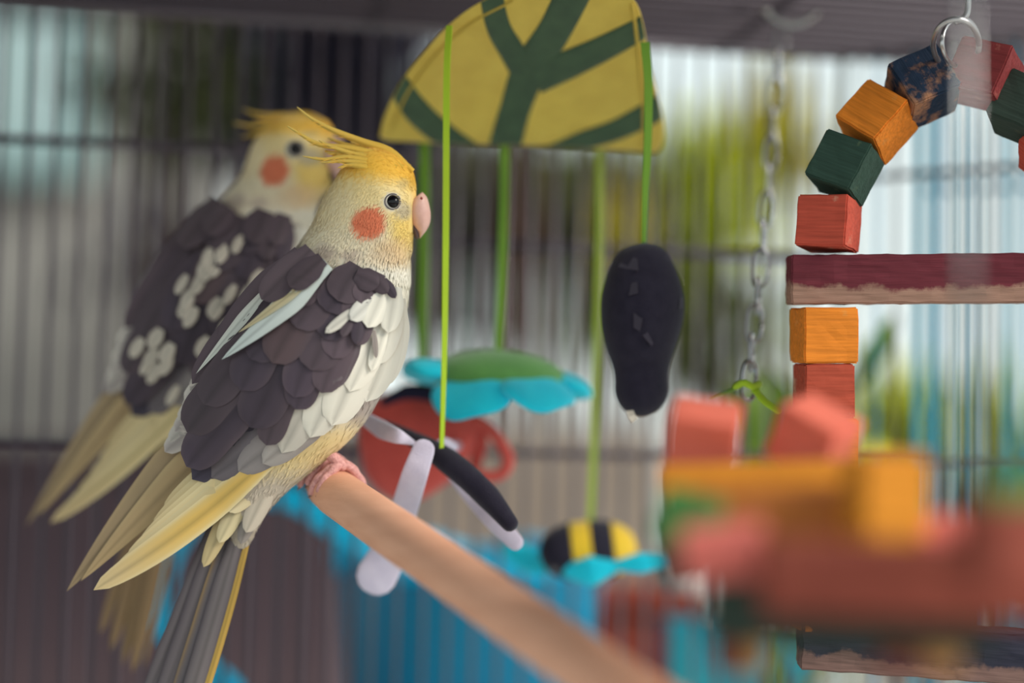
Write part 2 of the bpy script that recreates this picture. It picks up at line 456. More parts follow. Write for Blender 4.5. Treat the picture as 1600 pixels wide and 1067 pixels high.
# dark planter box at the lower left
a = P(-120, 705, 1.9); b = P(545, 700, 1.9)
t = thing('wooden_planter', ((a[0] + b[0]) / 2, 1.98, 0), 'dark brown slatted wooden planter low behind the tails at lower left', 'planter')
zt = a[2]
nb = 9
for k in range(nb):
    xx0 = a[0] + (b[0] - a[0]) * k / nb; xx1 = a[0] + (b[0] - a[0]) * (k + 1) / nb
    slab('slat', (xx0 + .003, 1.89, 0.02), (xx1 - .003, 1.91, zt - 0.01), M['planter'], t, 0.002)
slab('back_panel', (a[0], 2.11, 0.02), (b[0], 2.13, zt - .01), M['planter'], t)
for xx in (a[0], b[0] - .02): slab('side_panel', (xx, 1.911, 0.02), (xx + .02, 2.109, zt - .01), M['planter'], t)
slab('top_rail', (a[0] - .02, 1.87, zt - .01), (b[0] + .02, 1.915, zt + .012), M['planter'], t, 0.003)
slab('soil', (a[0] + .02, 1.916, zt - .06), (b[0] - .02, 2.108, zt - .04), M['soil'], t)

# table that everything stands on
TZ = ZC - 0.20
t = thing('table', (0.25, 0.75, 0), 'wooden table that the birdcage and blue tub stand on', 'table')
slab('tabletop', (-0.75, 0.12, TZ - 0.03), (1.2, 1.18, TZ), M['table_wood'], t, 0.004)
for xx in (-0.68, 1.13):
    for yy in (0.2, 1.1): slab('leg', (xx - .03, yy - .03, 0), (xx + .03, yy + .03, TZ - .03), M['table_wood'], t, 0.004)

# blue tub with a wavy rim and a hoop handle
c = P(735, 980, .97); cx, cy = c[0], c[1]
R = 208 * .97 / F
zt = P(742, 872, .97)[2]
t = thing('blue_tub', (cx, cy, TZ), 'bright blue plastic tub with wavy rim beyond the wires', 'tub')
rings = []; n = 48
for rr, zz in ((0.86, 0.0), (0.98, 1.0)):
    for q in np.linspace(0, 1, 8):
        pass
prof = [(0.02, 0.004), (0.86, 0.004), (0.88, 0.02), (0.93, 0.5), (0.98, 0.93), (0.98, 1.0), (0.94, 1.0), (0.93, 0.92), (0.89, 0.5), (0.84, 0.05), (0.02, 0.05)]
H = zt - TZ
for rr, zz in prof:
    rings.append([(cx + R * rr * math.cos(x), cy + R * rr * math.sin(x), TZ + H * zz) for x in np.linspace(0, 2 * math.pi, n, endpoint=False)])
v, f = loft(rings); fixn(obj('body', v, f, M['tub_blue'], t))
pts = [(cx + R * (1.0 + .02 * math.sin(9 * x)) * math.cos(x), cy + R * (1.0 + .02 * math.sin(9 * x)) * math.sin(x), zt + 0.004 * math.sin(7 * x)) for x in np.linspace(0, 2 * math.pi, 73)]
tube('rim', pts, 0.006, M['tub_rim_lit'], t, m=10, round_ends=False)
hp = [(640, 880, .89), (600, 868, .885), (560, 848, .88), (515, 818, .88), (470, 786, .88), (425, 774, .88), (370, 778, .88), (315, 800, .88), (272, 850, .88), (252, 920, .88), (264, 985, .88), (300, 1025, .88), (348, 1066, .88), (400, 1108, .88), (520, 1116, .88), (610, 1100, .89)]
hp = curve([P(*q) for q in hp], 60)
strip('handle', hp, 0.0118, 0.006, M['tub_rim_lit'], t, side=lambda s: (0.35, 0.3, 0.9) if s < .35 else (0.95, -0.2, 0.1))

# terracotta trough, teal crate, white ball beside the tub
a = P(868, 925, 1.12); b = P(1085, 925, 1.12); zt = P(980, 915, 1.12)[2]
t = thing('terracotta_trough', ((a[0] + b[0]) / 2, a[1], TZ), 'long terracotta trough standing beside the blue tub, below the bee', 'planter')
def open_box(x0, x1, y0, y1, z0, z1, th, material, parent, names=('panel',)):
    slab('base', (x0, y0, z0), (x1, y1, z0 + th), material, parent, .001)
    for lo, hi in (((x0, y0, z0 + th), (x1, y0 + th, z1)), ((x0, y1 - th, z0 + th), (x1, y1, z1)), ((x0, y0 + th, z0 + th), (x0 + th, y1 - th, z1)), ((x1 - th, y0 + th, z0 + th), (x1, y1 - th, z1))):
        slab(names[0], lo, hi, material, parent, .001)
open_box(a[0], b[0], a[1] - .04, a[1] + .04, TZ, zt - .014, .006, M['terracotta'], t)
for y in (a[1] - .045, a[1] + .033): slab('rim', (a[0] - .005, y, zt - .0139), (b[0] + .005, y + .012, zt), M['terracotta'], t, .002)
a = P(1040, 985, .99); b = P(1262, 985, .99); zt = P(1150, 975, .99)[2]
t = thing('teal_crate', ((a[0] + b[0]) / 2, a[1], TZ), 'small teal crate in front of the terracotta trough', 'crate')
open_box(a[0], b[0], a[1] - .035, a[1] + .035, TZ, zt, .004, M['crate_teal'], t)
c = P(1068, 912, 1.12)
v, f = ellipsoid_geo(14, 20); v = v * 0.017 + np.array([c[0], c[1], P(980, 915, 1.12)[2] + .008])
tag(obj('white_ball', v, f, M['white_paint']), 'white ball lying on the right end of the terracotta trough', 'ball')

# potted plant with broad leaves behind the chain and the arch
c = P(1215, 800, 0.915)
t = thing('potted_plant', (c[0], c[1], TZ), 'broad leaved green plant in a pot behind the red wooden cubes', 'plant')
rings = [[(c[0] + r * math.cos(x), c[1] + r * math.sin(x), z) for x in np.linspace(0, 2 * math.pi, 24, endpoint=False)] for r, z in
         ((.002, TZ + .002), (.02, TZ + .002), (.027, TZ + .05), (.03, TZ + .05), (.03, TZ + .06), (.026, TZ + .06), (.024, TZ + .05), (.002, TZ + .05))]
v, f = loft(rings); fixn(obj('pot', v, f, M['terracotta'], t))
def broad_leaf(parent, base, mid, tip, width, material, d):
    pts = curve([P(*base, d), P(*mid, d - .01), P(*tip, d)], 9); root = np.array([c[0], c[1], TZ + .055])
    v = []; f = []
    for i, p in enumerate(pts):
        s = i / 8; h = width / 2 * math.sin(math.pi * min(1, .06 + s * .94)) ** .7 * d / F
        tv = pts[min(8, i + 1)] - pts[max(0, i - 1)]; tv /= np.linalg.norm(tv); sd_ = np.cross(tv, FW); sd_ /= np.linalg.norm(sd_)
        for q in (-1, -.5, 0, .5, 1): v.append(p + sd_ * h * q + FW * (abs(q) * -.004 + .0))
    f = grid_faces(9, 5); obj('leaf', v, f, material, parent)
    tube('stem', curve([root, (root + pts[0]) / 2 + np.array([0, 0, .01]), pts[0]], 8), 0.0016, material, parent, m=6)
broad_leaf(t, (1215, 720), (1203, 650), (1205, 575), 88, M['leaf_green'], .92)
broad_leaf(t, (1165, 700), (1150, 640), (1130, 600), 34, M['leaf_green'], .91)
broad_leaf(t, (1320, 610), (1365, 550), (1402, 488), 40, M['leaf_green'], .93)
broad_leaf(t, (1290, 760), (1340, 720), (1400, 690), 50, M['leaf_bright'], .93)
for q in ((1290, 1000), (1310, 1010)):
    tube('stem', curve([np.array([c[0], c[1], TZ + .055]), P(q[0] + 10, q[1] + 10, .93), P(q[0] + 30, q[1] + 55, .92)], 8), 0.0016, M['leaf_mid'], t, m=6)

# ------------------------------------------------------------------ the cage
ZTOP = P(1310, 78, .87)[2]
A0 = P(0, 690, .80); A1 = P(1310, 700, .87); A2 = P(1760, 690, .79)
def on(p, q, s): return p + (q - p) * s
L0 = on(A0, A1, -.16)
cage = thing('birdcage', (0.1, 0.6, TZ), 'birdcage of dark upright wires with crossbars that holds the birds and toys', 'cage')
wire_mesh = {}
def wire(name, a, b, r, material, parent, key=None):
    """a straight wire; alike wires share one mesh and are turned into place"""
    a = np.array(a, float); b = np.array(b, float); L = np.linalg.norm(b - a)
    key = (round(L, 4), r, material.name)
    if key not in wire_mesh:
        bm = bmesh.new(); bmesh.ops.create_cone(bm, cap_ends=True, segments=8, radius1=r, radius2=r, depth=L)
        me = bpy.data.meshes.new(name); bm.to_mesh(me); bm.free(); me.shade_smooth(); me.materials.append(material); wire_mesh[key] = me
    o = bpy.data.objects.new(name, wire_mesh[key])
    o.rotation_euler = Vector(b - a).to_track_quat('Z', 'Y').to_euler()
    return put(o, parent, (a + b) / 2)


def panel(p, q, step, mats, r, parent, z0, z1, jit=0.0004):
    L = np.linalg.norm((q - p)[:2]); n = int(L / step); k = 0
    for i in range(n + 1):
        c = on(p, q, i * step / L) + np.array([random.uniform(-jit, jit), 0, 0])
        wire('upright_wire', (c[0], c[1], z0), (c[0], c[1], z1), r, mats[i % len(mats)], parent)
def hbar(p, q, z, r, material, parent, name='cross_wire'):
    wire(name, (p[0], p[1], z), (q[0], q[1], z), r, material, parent)


AM = on(L0, A1, .5)
panel(L0, AM, 0.0123, [M['wire_dark']], 0.0013, cage, TZ + .012, ZTOP)  # left half looks backlit through its darker colour, not another kind of wire
panel(AM + (A1 - L0) * .008, A1, 0.0123, [M['wire']], 0.0010, cage, TZ + .012, ZTOP)
panel(A1, A2, 0.0100, [M['wire_teal'], M['wire_white'], M['wire_blue'], M['wire_dark'], M['wire_teal']], 0.0012, cage, TZ + .012, ZTOP)
zb1 = P(0, 210, .80)[2]; zb2 = P(0, 690, .80)[2]
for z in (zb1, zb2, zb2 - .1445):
    hbar(L0 + FW * .003, (on(A0, A1, .5) if z == zb1 else A1) + FW * .003, z, .0022, M['wire_dark'], cage); hbar(A1, A2, z, .0017, M['wire'], cage)
zd = P(1200, 396, .864)[2]   # the back door has its bar lower down
hbar(on(A0, A1, .5) + FW * .003, A1 + FW * .003, zd, .0026, M['wire_dark'], cage, 'door_bar')

hbar(L0, A1, ZTOP, .003, M['wire'], cage, 'top_rail'); hbar(A1, A2, ZTOP, .003, M['wire'], cage, 'top_rail')
wire('corner_post', (A1[0], A1[1], TZ), (A1[0], A1[1], ZTOP), .0025, M['wire_white'], cage)
# roof: long wires running beside the back wall, with cross bars
bd = (A1 - L0); bd[2] = 0; bd /= np.linalg.norm(bd); nd = np.array([bd[1], -bd[0], 0])
if nd[1] > 0: nd = -nd
RF0 = np.array([L0[0], L0[1], ZTOP])
for i in range(0, 34):
    a = RF0 + nd * (0.0125 * i) ; L = np.linalg.norm((A1 - L0)[:2]) + 0.14 + .01 * i
    wire('roof_wire', a, a + bd * 0.72, +.0021, M['wire_dark'], cage)
for k in (0.06, 0.24, 0.42, 0.60, 0.70):
    a = RF0 + bd * k + np.array([0, 0, .0035]); wire('roof_bar', a, a + nd * 0.41, .0022, M['wire_dark'], cage)
# front frame of the cage beside the camera
fl = RF0 + nd * .41; fr = fl + bd * .72
for q in (fl, fr): wire('corner_post', (q[0], q[1], TZ), (q[0], q[1], ZTOP), .003, M['wire'], cage)
fa = np.array([A2[0], A2[1], ZTOP])
wire('top_rail', fr, fa, .003, M['wire'], cage)
# tray of the cage
xs = [L0[0] - .01, max(A2[0], fr[0]) + .01]; ys = [min(fl[1], fr[1]) - .01, A1[1] + .02]
slab('tray', (xs[0], ys[0], TZ), (xs[1], ys[1], TZ + .012), M['white_paint'], cage, .002)
if True:  # left side of the cage
    n = 14
    for i in range(1, n):
        q = on(RF0, fl, i / n)
        if i < 5: wire('upright_wire', (q[0], q[1], TZ + .012), (q[0], q[1], ZTOP), .00135, M['wire'], cage)

# neighbouring turquoise cage at the right
nA = P(1440, 700, .975); nB = P(1800, 700, .93)
ncage = thing('turquoise_cage', ((nA[0] + nB[0]) / 2, nA[1], TZ), 'neighbouring cage of turquoise and white wires at the right', 'cage')
NZ = P(1600, 95, .96)[2]
panel(nA, nB, 0.0100, [M['wire_teal'], M['wire_blue'], M['wire_teal'], M['wire_white'], M['wire_teal']], .0021, ncage, TZ, NZ)
for z in (NZ, P(1500, 285, .96)[2], TZ + .004): hbar(nA, nB, z, .0018, M['wire_blue'], ncage)

# ------------------------------------------------------------------ leaf shaped canopy of the plush mobile
leaf = thing('leaf_canopy', P(815, 130, .70), 'yellow felt leaf with dark green veins hanging from the cage roof', 'mobile')
LO = curve([(592, 214), (601, 180), (625, 130), (660, 84), (700, 40), (742, 8), (790, -14), (850, -26), (920, -26), (968, -16), (994, 4), (1006, 40), (1015, 95), (1028, 148), (1037, 190), (1036, 224), (1024, 239), (1000, 238), (900, 231), (800, 227), (700, 225), (640, 222), (604, 220), (592, 214)], 140)[:-1]
LC = np.array([822.0, 118.0])
def leaf_plane(py): return .742 - (228 - py) / 254 * .068
def leaf_r(x, y):
    a = np.arctan2(LO[:, 1] - LC[1], LO[:, 0] - LC[0]); r = np.hypot(LO[:, 0] - LC[0], LO[:, 1] - LC[1])
    o = np.argsort(a); aa = a[o]; rr = r[o]
    return math.hypot(x - LC[0], y - LC[1]) / np.interp(math.atan2(y - LC[1], x - LC[0]), aa, rr, period=2 * math.pi)
def leaf_d(x, y, side, off=0.0):
    r = min(leaf_r(x, y), 1.0)
    fold = 5.0 * math.exp(-((x - 745 - (y - 60) * .4) / 28) ** 2) * (1 - r) + 4 * math.exp(-((x - 690 - y * .2) / 20) ** 2) * (1 - r)
    th = (1 - r ** 6) * (9 if side < 0 else 7) + side * 0
    return leaf_plane(y) + (side * th - off + fold * .5 + 14 * (1 - r * r)) * PX
rings_f = []; rings_b = []
rs = [1.0, .985, .96, .92, .85, .75, .6, .45, .3, .15, .04]
v = []
for side in (-1, 1):
    for r in (rs if side < 0 else rs[1:]):
        for q in LO:
            x, y = LC + (q - LC) * r
            v.append(P(x, y, leaf_d(x, y, side)))
nL = len(LO); f = grid_faces(len(rs), nL, True)
off = len(rs) * nL
f += [(j, (j + 1) % nL, off + (j + 1) % nL, off + j) for j in range(nL)]
f += grid_faces(len(rs) - 1, nL, True, off)
f.append(tuple((len(rs) - 1) * nL + j for j in range(nL))); f.append(tuple(off + (len(rs) - 2) * nL + j for j in range(nL)))
fixn(obj('felt', v, f, M['felt_yellow'], leaf))

def vein(pts, width):
    c = curve(pts, 26); wd = np.interp(np.linspace(0, 1, 26), np.linspace(0, 1, len(width)), width)
    v = []; t = np.gradient(c, axis=0); t /= np.linalg.norm(t, axis=1)[:, None]
    for i in range(26):
        nn = np.array([-t[i][1], t[i][0]])
        for q, o in ((-1, -2), (-.97, 4), (-.6, 5), (-.2, 5.2), (.2, 5.2), (.6, 5), (.97, 4), (1, -2)):
            x, y = c[i] + nn * q * wd[i] / 2
            r = leaf_r(x, y)
            if r > .992: x, y = LC + (np.array([x, y]) - LC) * .992 / r
            v.append(P(x, y, leaf_d(x, y, -1, o * .45)))
    fixn(obj('vein', v, grid_faces(26, 8), M['felt_green'], leaf))
vein([(786, 240), (805, 170), (828, 108), (868, 45), (905, -30)], [52, 48, 56, 52, 56])
vein([(822, 118), (800, 80), (778, 40), (764, -25)], [42, 40, 38, 36])
vein([(836, 124), (890, 100), (950, 72), (1018, 36)], [48, 46, 40, 34])
vein([(848, 240), (910, 220), (970, 200), (1050, 158)], [16, 30, 34, 40])
vein([(620, 128), (650, 172), (690, 208), (740, 238)], [34, 42, 40, 28])
def seam_line(pts, r=1.6):
    c = curve(pts, 30); tube('seam', [P(x, y, leaf_d(x, y, -1, 3)) for x, y in c], r * PX, M['seam'], leaf, m=6)
seam_line([(988, 8), (994, 50), (1000, 110), (1006, 170), (1006, 230)], 3)
seam_line([(612, 200), (640, 140), (690, 76), (740, 34), (800, 2)], 2)
tube('hanging_cord', curve([P(850, -20, .70), P(852, -60, .70), P(855, -140, .70)], 6), .0008, M['ribbon'], leaf, m=6)
zc = P(855, -140, .70)


def ribbon(parent, pts, width, material, twist=0.0, ph=0.0):
    c = curve(pts, 40)
    return strip('ribbon', [P(*q) for q in c], width * .69 / F, .0005, material, parent,
                 side=lambda s: RT * math.cos(twist * s + ph) + FW * math.sin(twist * s + ph))

# dragonfly -------------------------------------------------------
t = thing('plush_dragonfly', P(700, 712, .68), 'black plush dragonfly with white wings on the leftmost lime ribbon', 'plush toy', 'plush toys of the mobile')
ribbon(t, [(702, 40, .672), (698, 120, .673), (697, 300, .675), (696, 420, .676), (694, 560, .678), (690, 700, .68)], 10, M['ribbon'], 1.4, -.4)
tube('body', [P(*q) for q in curve([(602, 664, .71), (640, 683, .70), (678, 705, .69), (722, 738, .68), (764, 778, .675), (797, 818, .67)], 26)],
     np.interp(np.linspace(0, 1, 26), [0, .25, .5, .8, 1], [8, 13, 20, 19, 13]) * .69 / F, M['felt_black'], t, m=16)
def wing(parent, pts, wd, material, thick=.35, up=None, name='wing'):
    c = curve(pts, 20); r = np.interp(np.linspace(0, 1, 20), np.linspace(0, 1, len(wd)), wd)
    v, f = tube_geo([P(*q) for q in c], r / 2 * c[:, 2] / F, m=14, flat=thick, up=-FW if up is None else up)
    return fixn(obj(name, v, f, material, parent))
wing(t, [(646, 692, .68), (622, 682, .675), (595, 670, .69), (564, 650, .70)], [8, 24, 30, 20], M['felt_white'])
wing(t, [(662, 702, .674), (648, 742, .676), (630, 800, .69), (608, 862, .70), (588, 900, .70)], [36, 42, 44, 60, 66], M['felt_white'], .16)
wing(t, [(700, 735, .70), (735, 775, .70), (775, 815, .69), (806, 848, .685)], [14, 24, 34, 26], M['felt_white'])
wing(t, [(676, 700, .70), (695, 692, .705), (712, 698, .71)], [10, 18, 14], M['felt_white'])

# flower ----------------------------------------------------------
t = thing('plush_flower', P(778, 600, .745), 'green domed plush flower with cyan petals on a green ribbon', 'plush toy', 'plush toys of the mobile')
ribbon(t, [(790, 150, .752), (788, 300, .751), (784, 430, .75), (779, 548, .748)], 15, M['ribbon_dark'], .5)
v, f = ellipsoid_geo(20, 40)
v = v[:, [0, 2, 1]] * np.array([108, 44, 95]); v[:, 1] = np.where(v[:, 1] < 0, v[:, 1] * .75, v[:, 1])
fixn(obj('dome', frame_pts(v, 776, 590, .745, rot=.05), f, M['felt_leafgreen'], t))
def petal(ang, L, wd, droop, lift=0):
    v, f = ellipsoid_geo(18, 28); v = v[:, [2, 1, 0]].copy()          # long axis on x
    x = v[:, 0]; s = (x + 1) / 2
    v[:, 2] *= wd / 2 * (0.75 + .35 * s); yy = v[:, 1] * 19
    yy += -droop * s ** 2 + lift + 5 * np.sin(v[:, 2] / wd * 8) * s
    xx = s * L + 52
    c, sn = math.cos(ang), math.sin(ang)
    q = np.c_[xx * c + v[:, 2] * sn, yy, -xx * sn + v[:, 2] * c]
    fixn(obj('petal', frame_pts(q, 776, 596, .745, rot=.05), f, M['felt_cyan'], t))
petal(-.15, 100, 124, 12, 3); petal(.9, 90, 140, 34, 0); petal(1.95, 76, 140, 52, -2); petal(3.0, 98, 124, -4, 9); petal(4.1, 90, 104, 20); petal(5.2, 90, 104, 18)

# black toy -------------------------------------------------------
t = thing('plush_beetle', P(1004, 515, .69), 'black pear shaped plush toy with stitched felt flaps on the rightmost ribbon', 'plush toy', 'plush toys of the mobile')
ribbon(t, [(1008, 66, .678), (1013, 130, .68), (1012, 220, .683), (1008, 300, .687), (1006, 382, .69)], 14, M['ribbon_dark'], .9, .1)
pr = [(379, 1006, 4), (383, 1006, 22), (392, 1005, 36), (410, 1004, 48), (435, 1004, 58), (465, 1004, 65), (495, 1003.5, 65), (520, 1002, 61), (545, 1001, 54), (565, 1001, 47), (580, 1001.5, 43), (595, 1002, 42), (612, 1002, 42), (628, 1002, 37), (641, 1002, 27), (648, 1002, 14), (651, 1002, 3)]
pr = curve(pr, 44)
rings = []
for y, x, r in pr:
    dp = (r if y < 560 else r * .95) * .8
    rings.append([P(x + r * math.cos(a), y, .69 + dp * math.sin(a) * .69 / F) for a in np.linspace(0, 2 * math.pi, 40, endpoint=False)])
v, f = loft(rings); fixn(obj('body', v, f, M['felt_black'], t))
def flap(quad, lift):
    """a felt tab stitched along its first edge, standing off the body at the other"""
    v = []
    for k, (x, y) in enumerate(quad):
        i = int(np.argmin(abs(pr[:, 0] - y))); r = pr[i, 2] + .5; u = np.clip((x - pr[i, 1]) / r, -1, 1)
        dd = .69 - r * .8 * math.sqrt(1 - u * u) * .69 / F
        v.append((x, y, dd - (.0004 if k in (0, 3) else lift * PX)))
    v = [P(*q) for q in v] + [P(x, y, d + .0007) for x, y, d in v]
    fixn(obj('flap', v, [(0, 1, 2, 3), (7, 6, 5, 4), (0, 4, 5, 1), (1, 5, 6, 2), (2, 6, 7, 3), (3, 7, 4, 0)], M['felt_flap'], t, smooth=False))
flap([(966, 418), (998, 423), (996, 404), (974, 398)], 3)
flap([(982, 462), (997, 458), (996, 440), (986, 442)], 5)
flap([(990, 512), (1000, 518), (1004, 498), (990, 488)], 5)
flap([(1004, 524), (1018, 541), (1021, 536), (1012, 518)], 7)
flap([(1063, 466), (1061, 484), (1067, 480), (1066, 463)], 3)
strip('care_tag', [P(984, 642, .681), P(987, 650, .678), P(992, 657, .678)], .003, .0004, M['tag'], t)

# red toy ---------------------------------------------------------
t = thing('plush_fish', P(665, 700, .775), 'red plush toy with a looped fin behind the dragonfly', 'plush toy', 'plush toys of the mobile')
ribbon(t, [(664, 190, .765), (663, 350, .768), (661, 500, .77), (660, 612, .772)], 17, M['ribbon_dark'], .4)
ol = curve([(560, 690), (562, 650), (585, 622), (630, 606), (685, 612), (735, 640), (748, 668), (738, 705), (712, 745), (672, 774), (640, 786), (600, 775), (570, 740), (560, 690)], 60)[:-1]
cc = np.array([655, 690.]); v = []
rs = [1, .97, .9, .8, .65, .45, .22, .05]
for sd_ in (-1, 1):
    for r in (rs if sd_ < 0 else rs[1:]):
        for q in ol:
            x, y = cc + (q - cc) * r; v.append(P(x, y, .775 + sd_ * 44 * math.sqrt(1 - r ** 2.2) * PX))
nO = len(ol); f = grid_faces(len(rs), nO, True); off = len(rs) * nO
f += [(j, (j + 1) % nO, off + (j + 1) % nO, off + j) for j in range(nO)] + grid_faces(len(rs) - 1, nO, True, off)
f.append(tuple((len(rs) - 1) * nO + j for j in range(nO))); f.append(tuple(off + (len(rs) - 2) * nO + j for j in range(nO)))
fixn(obj('body', v, f, M['felt_red'], t))
wing(t, [(600, 628, .752), (640, 612, .754), (690, 620, .756), (726, 640, .76)], [14, 26, 26, 10], M['felt_navy'], .6, name='cap')
fp = [(735, 652, .772), (758, 664, .772), (782, 692, .772), (794, 720, .772), (780, 742, .772), (748, 742, .772), (722, 735, .772)]
v, f = tube_geo([P(*q) for q in curve(fp, 40)], 10 * .77 / F, m=12, flat=.8, up=-FW); fixn(obj('fin_loop', v, f, M['felt_red'], t))
v, f = tube_geo([P(*q) for q in curve([(745, 662, .776), (750, 690, .776), (742, 730, .776)], 14)], np.interp(np.linspace(0, 1, 14), [0, .5, 1], [8, 13, 9]) * .77 / F, m=12, flat=.5, up=-FW); fixn(obj('fin', v, f, M['felt_red'], t))
v, f = ellipsoid_geo(12, 20); fixn(obj('eye_patch', frame_pts(v * np.array([13, 8, 5]), 708, 697, .764), f, M['felt_white'], t))

# bee -------------------------------------------------------------
t = thing('plush_bee', P(918, 862, .78), 'yellow and black striped plush bee with cyan wings on a lime ribbon', 'plush toy', 'plush toys of the mobile')
ribbon(t, [(938, 190, .78), (936, 400, .78), (931, 600, .78), (926, 740, .78), (922, 820, .78)], 13, M['ribbon_mid'], .6)
ax = np.array([(842, 866), (996, 854)], float); n = 45
prof = lambda s: 47 * (max(0, 1 - abs(2 * s - 1) ** 2.6)) ** .5
def bee_ring(s, k=1.0):
    x, y = ax[0] + (ax[1] - ax[0]) * s; r = max(1.5, prof(s)) * k
    return [P(x + .12 * r * math.cos(a), y + r * math.cos(a), .78 + r * math.sin(a) * .78 / F + .02 * (s - .5)) for a in np.linspace(0, 2 * math.pi, 28, endpoint=False)]
for s0, s1, mt, nm in ((0.0, .34, 'felt_black', 'head'), (.34, .54, 'felt_bee', 'stripe'), (.54, .76, 'felt_black', 'stripe'), (.76, 1.0, 'felt_bee', 'stripe')):
    ss = np.linspace(s0, s1, 12); v, f = loft([bee_ring(s, .985 if (i in (0, 11) and 0 < s < 1) else 1) for i, s in enumerate(ss)]); fixn(obj(nm, v, f, M[mt], t))
v, f = ellipsoid_geo(12, 18); fixn(obj('nose', frame_pts(v * np.array([10, 10, 8]), 868, 884, .767), f, M['eye_skin'], t))
wing(t, [(890, 892, .765), (925, 892, .761), (965, 884, .76)], [26, 50, 16], M['felt_cyan'], .35)
wing(t, [(958, 884, .76), (1000, 880, .758), (1048, 874, .758)], [14, 34, 20], M['felt_cyan'], .35)
wing(t, [(850, 890, .79), (825, 875, .80), (798, 858, .805)], [16, 42, 34], M['felt_cyan'], .35)

# ------------------------------------------------------------------ chain from the roof
t = thing('steel_chain', P(1200, 0, .74), 'steel link chain hanging from a ring on the cage roof', 'chain')
def chain_pt(s): return np.array([1221 - 50 * s, 60 + 535 * s, .79 - .10 * s])
a = np.linspace(0, 2 * math.pi, 33)
tube('ring', [P(1238 + 54 * math.cos(x), -22 + 60 * math.sin(x), .79) for x in a], .0015, M['steel'], t, m=8, round_ends=False)
tube('roof_hook', [P(*q) for q in curve([(1238, -40, .79), (1242, -80, .79), (1235, -110, .79)], 8)], .0015, M['zinc'], t, m=8)
nl = 13; link_meshes = {}
for i in range(nl):
    s = i / (nl - 1); c = chain_pt(s); d = c[2]; L = 535 / (nl - 1) / 2 + 9
    if i % 2 not in link_meshes:
        pts = []
        for x in np.linspace(0, 2 * math.pi, 29)[:-1]:
            pts.append((0.0031 * math.copysign(abs(math.cos(x)) ** .8, math.cos(x)), 0, .0078 * math.copysign(abs(math.sin(x)) ** .7, math.sin(x))))
        pts.append(pts[0]); v, f = tube_geo(pts, .00088, m=8, round_ends=False, up=(0, 1, 0))
        o = fixn(obj('link', v, f, M['zinc'], t, origin=(0, 0, 0))); link_meshes[i % 2] = o.data
    else:
        o = bpy.data.objects.new('link', link_meshes[i % 2]); put(o, t, (0, 0, 0))
    o.location = P(*c) - LOC[t.name]
    o.rotation_euler = (0.0, .055, (0.25 if i % 2 == 0 else 1.30) + random.uniform(-.12, .12))
# green tie at the bottom of the chain
t = thing('green_tie', P(1170, 605, .68), 'bright green twist tie knotted at the bottom of the chain', 'tie')
tube('knot', [P(*q) for q in curve([(1150, 604, .68), (1162, 598, .675), (1176, 604, .674), (1186, 600, .68), (1178, 610, .684)], 24)], .0014, M['ribbon'], t, m=8)
tube('tail', [P(*q) for q in curve([(1178, 606, .678), (1194, 626, .672), (1216, 642, .668)], 14)], .0018, M['ribbon'], t, m=8, flat=.5)
tube('tail', [P(*q) for q in curve([(1160, 603, .68), (1140, 610, .69), (1112, 624, .70)], 14)], .0010, M['ribbon_dark'], t, m=8, flat=.5)

# ------------------------------------------------------------------ wooden toys
def block(px, py, d, size, rot, yaw, pitch, material, parent, name='block', jag=.02, bev=.03):
    """painted block, sizes in pixels of that distance; worn corners"""
    sx, sy, sz = (size,) * 3 if np.isscalar(size) else size
    bm = bmesh.new(); bmesh.ops.create_cube(bm, size=1)
    for vv in bm.verts: vv.co = Vector((vv.co.x * sx, vv.co.y * sy, vv.co.z * sz))
    mn = min(sx, sy, sz)
    bmesh.ops.bevel(bm, geom=bm.edges[:], offset=mn * bev, segments=2, affect='EDGES')
    bmesh.ops.subdivide_edges(bm, edges=[e for e in bm.edges if e.calc_length() > mn * .5], cuts=min(24, max(3, int(max(sx, sy, sz) / mn * 4))), use_grid_fill=True)
    bm.verts.ensure_lookup_table()
    o3 = Vector((px * .013, py * .017, d * 7))
    for vv in bm.verts:
        nv = mnoise.noise_vector(vv.co * (3.2 / mn * 1.2) + o3) + .5 * mnoise.noise_vector(vv.co * (9.0 / mn) + o3)
        vv.co += nv * mn * jag
    v = [tuple(x.co) for x in bm.verts]; bm.verts.index_update(); f = [[x.index for x in q.verts] for q in bm.faces]
    bm.free()
    wv = frame_pts(v, px, py, d, rot, yaw, pitch)
    me = bpy.data.meshes.new(name)
    c = P(px, py, d)
    # keep the mesh axes of the block itself so that the grain follows it
    Rl = np.array(Matrix.Rotation(-rot, 3, 'Z') @ Matrix.Rotation(pitch, 3, 'X') @ Matrix.Rotation(yaw, 3, 'Y'))
    Bm = np.c_[RT, UP, FW]; Bm = Bm @ np.diag([1, 1, 1])
    # right, up, away is left handed: flip the third axis
    Rw = np.c_[RT, UP, -FW] @ np.diag([1, 1, -1]) @ Rl @ np.diag([1, 1, -1])
    lv = (wv - c) @ Rw
    me.from_pydata(lv.tolist(), [], f); me.materials.append(material)
    bm = bmesh.new(); bm.from_mesh(me); bmesh.ops.recalc_face_normals(bm, faces=bm.faces); bm.to_mesh(me); bm.free()
    o = bpy.data.objects.new(name, me); o.rotation_euler = Matrix(Rw.tolist()).to_euler()
    return put(o, parent, c)


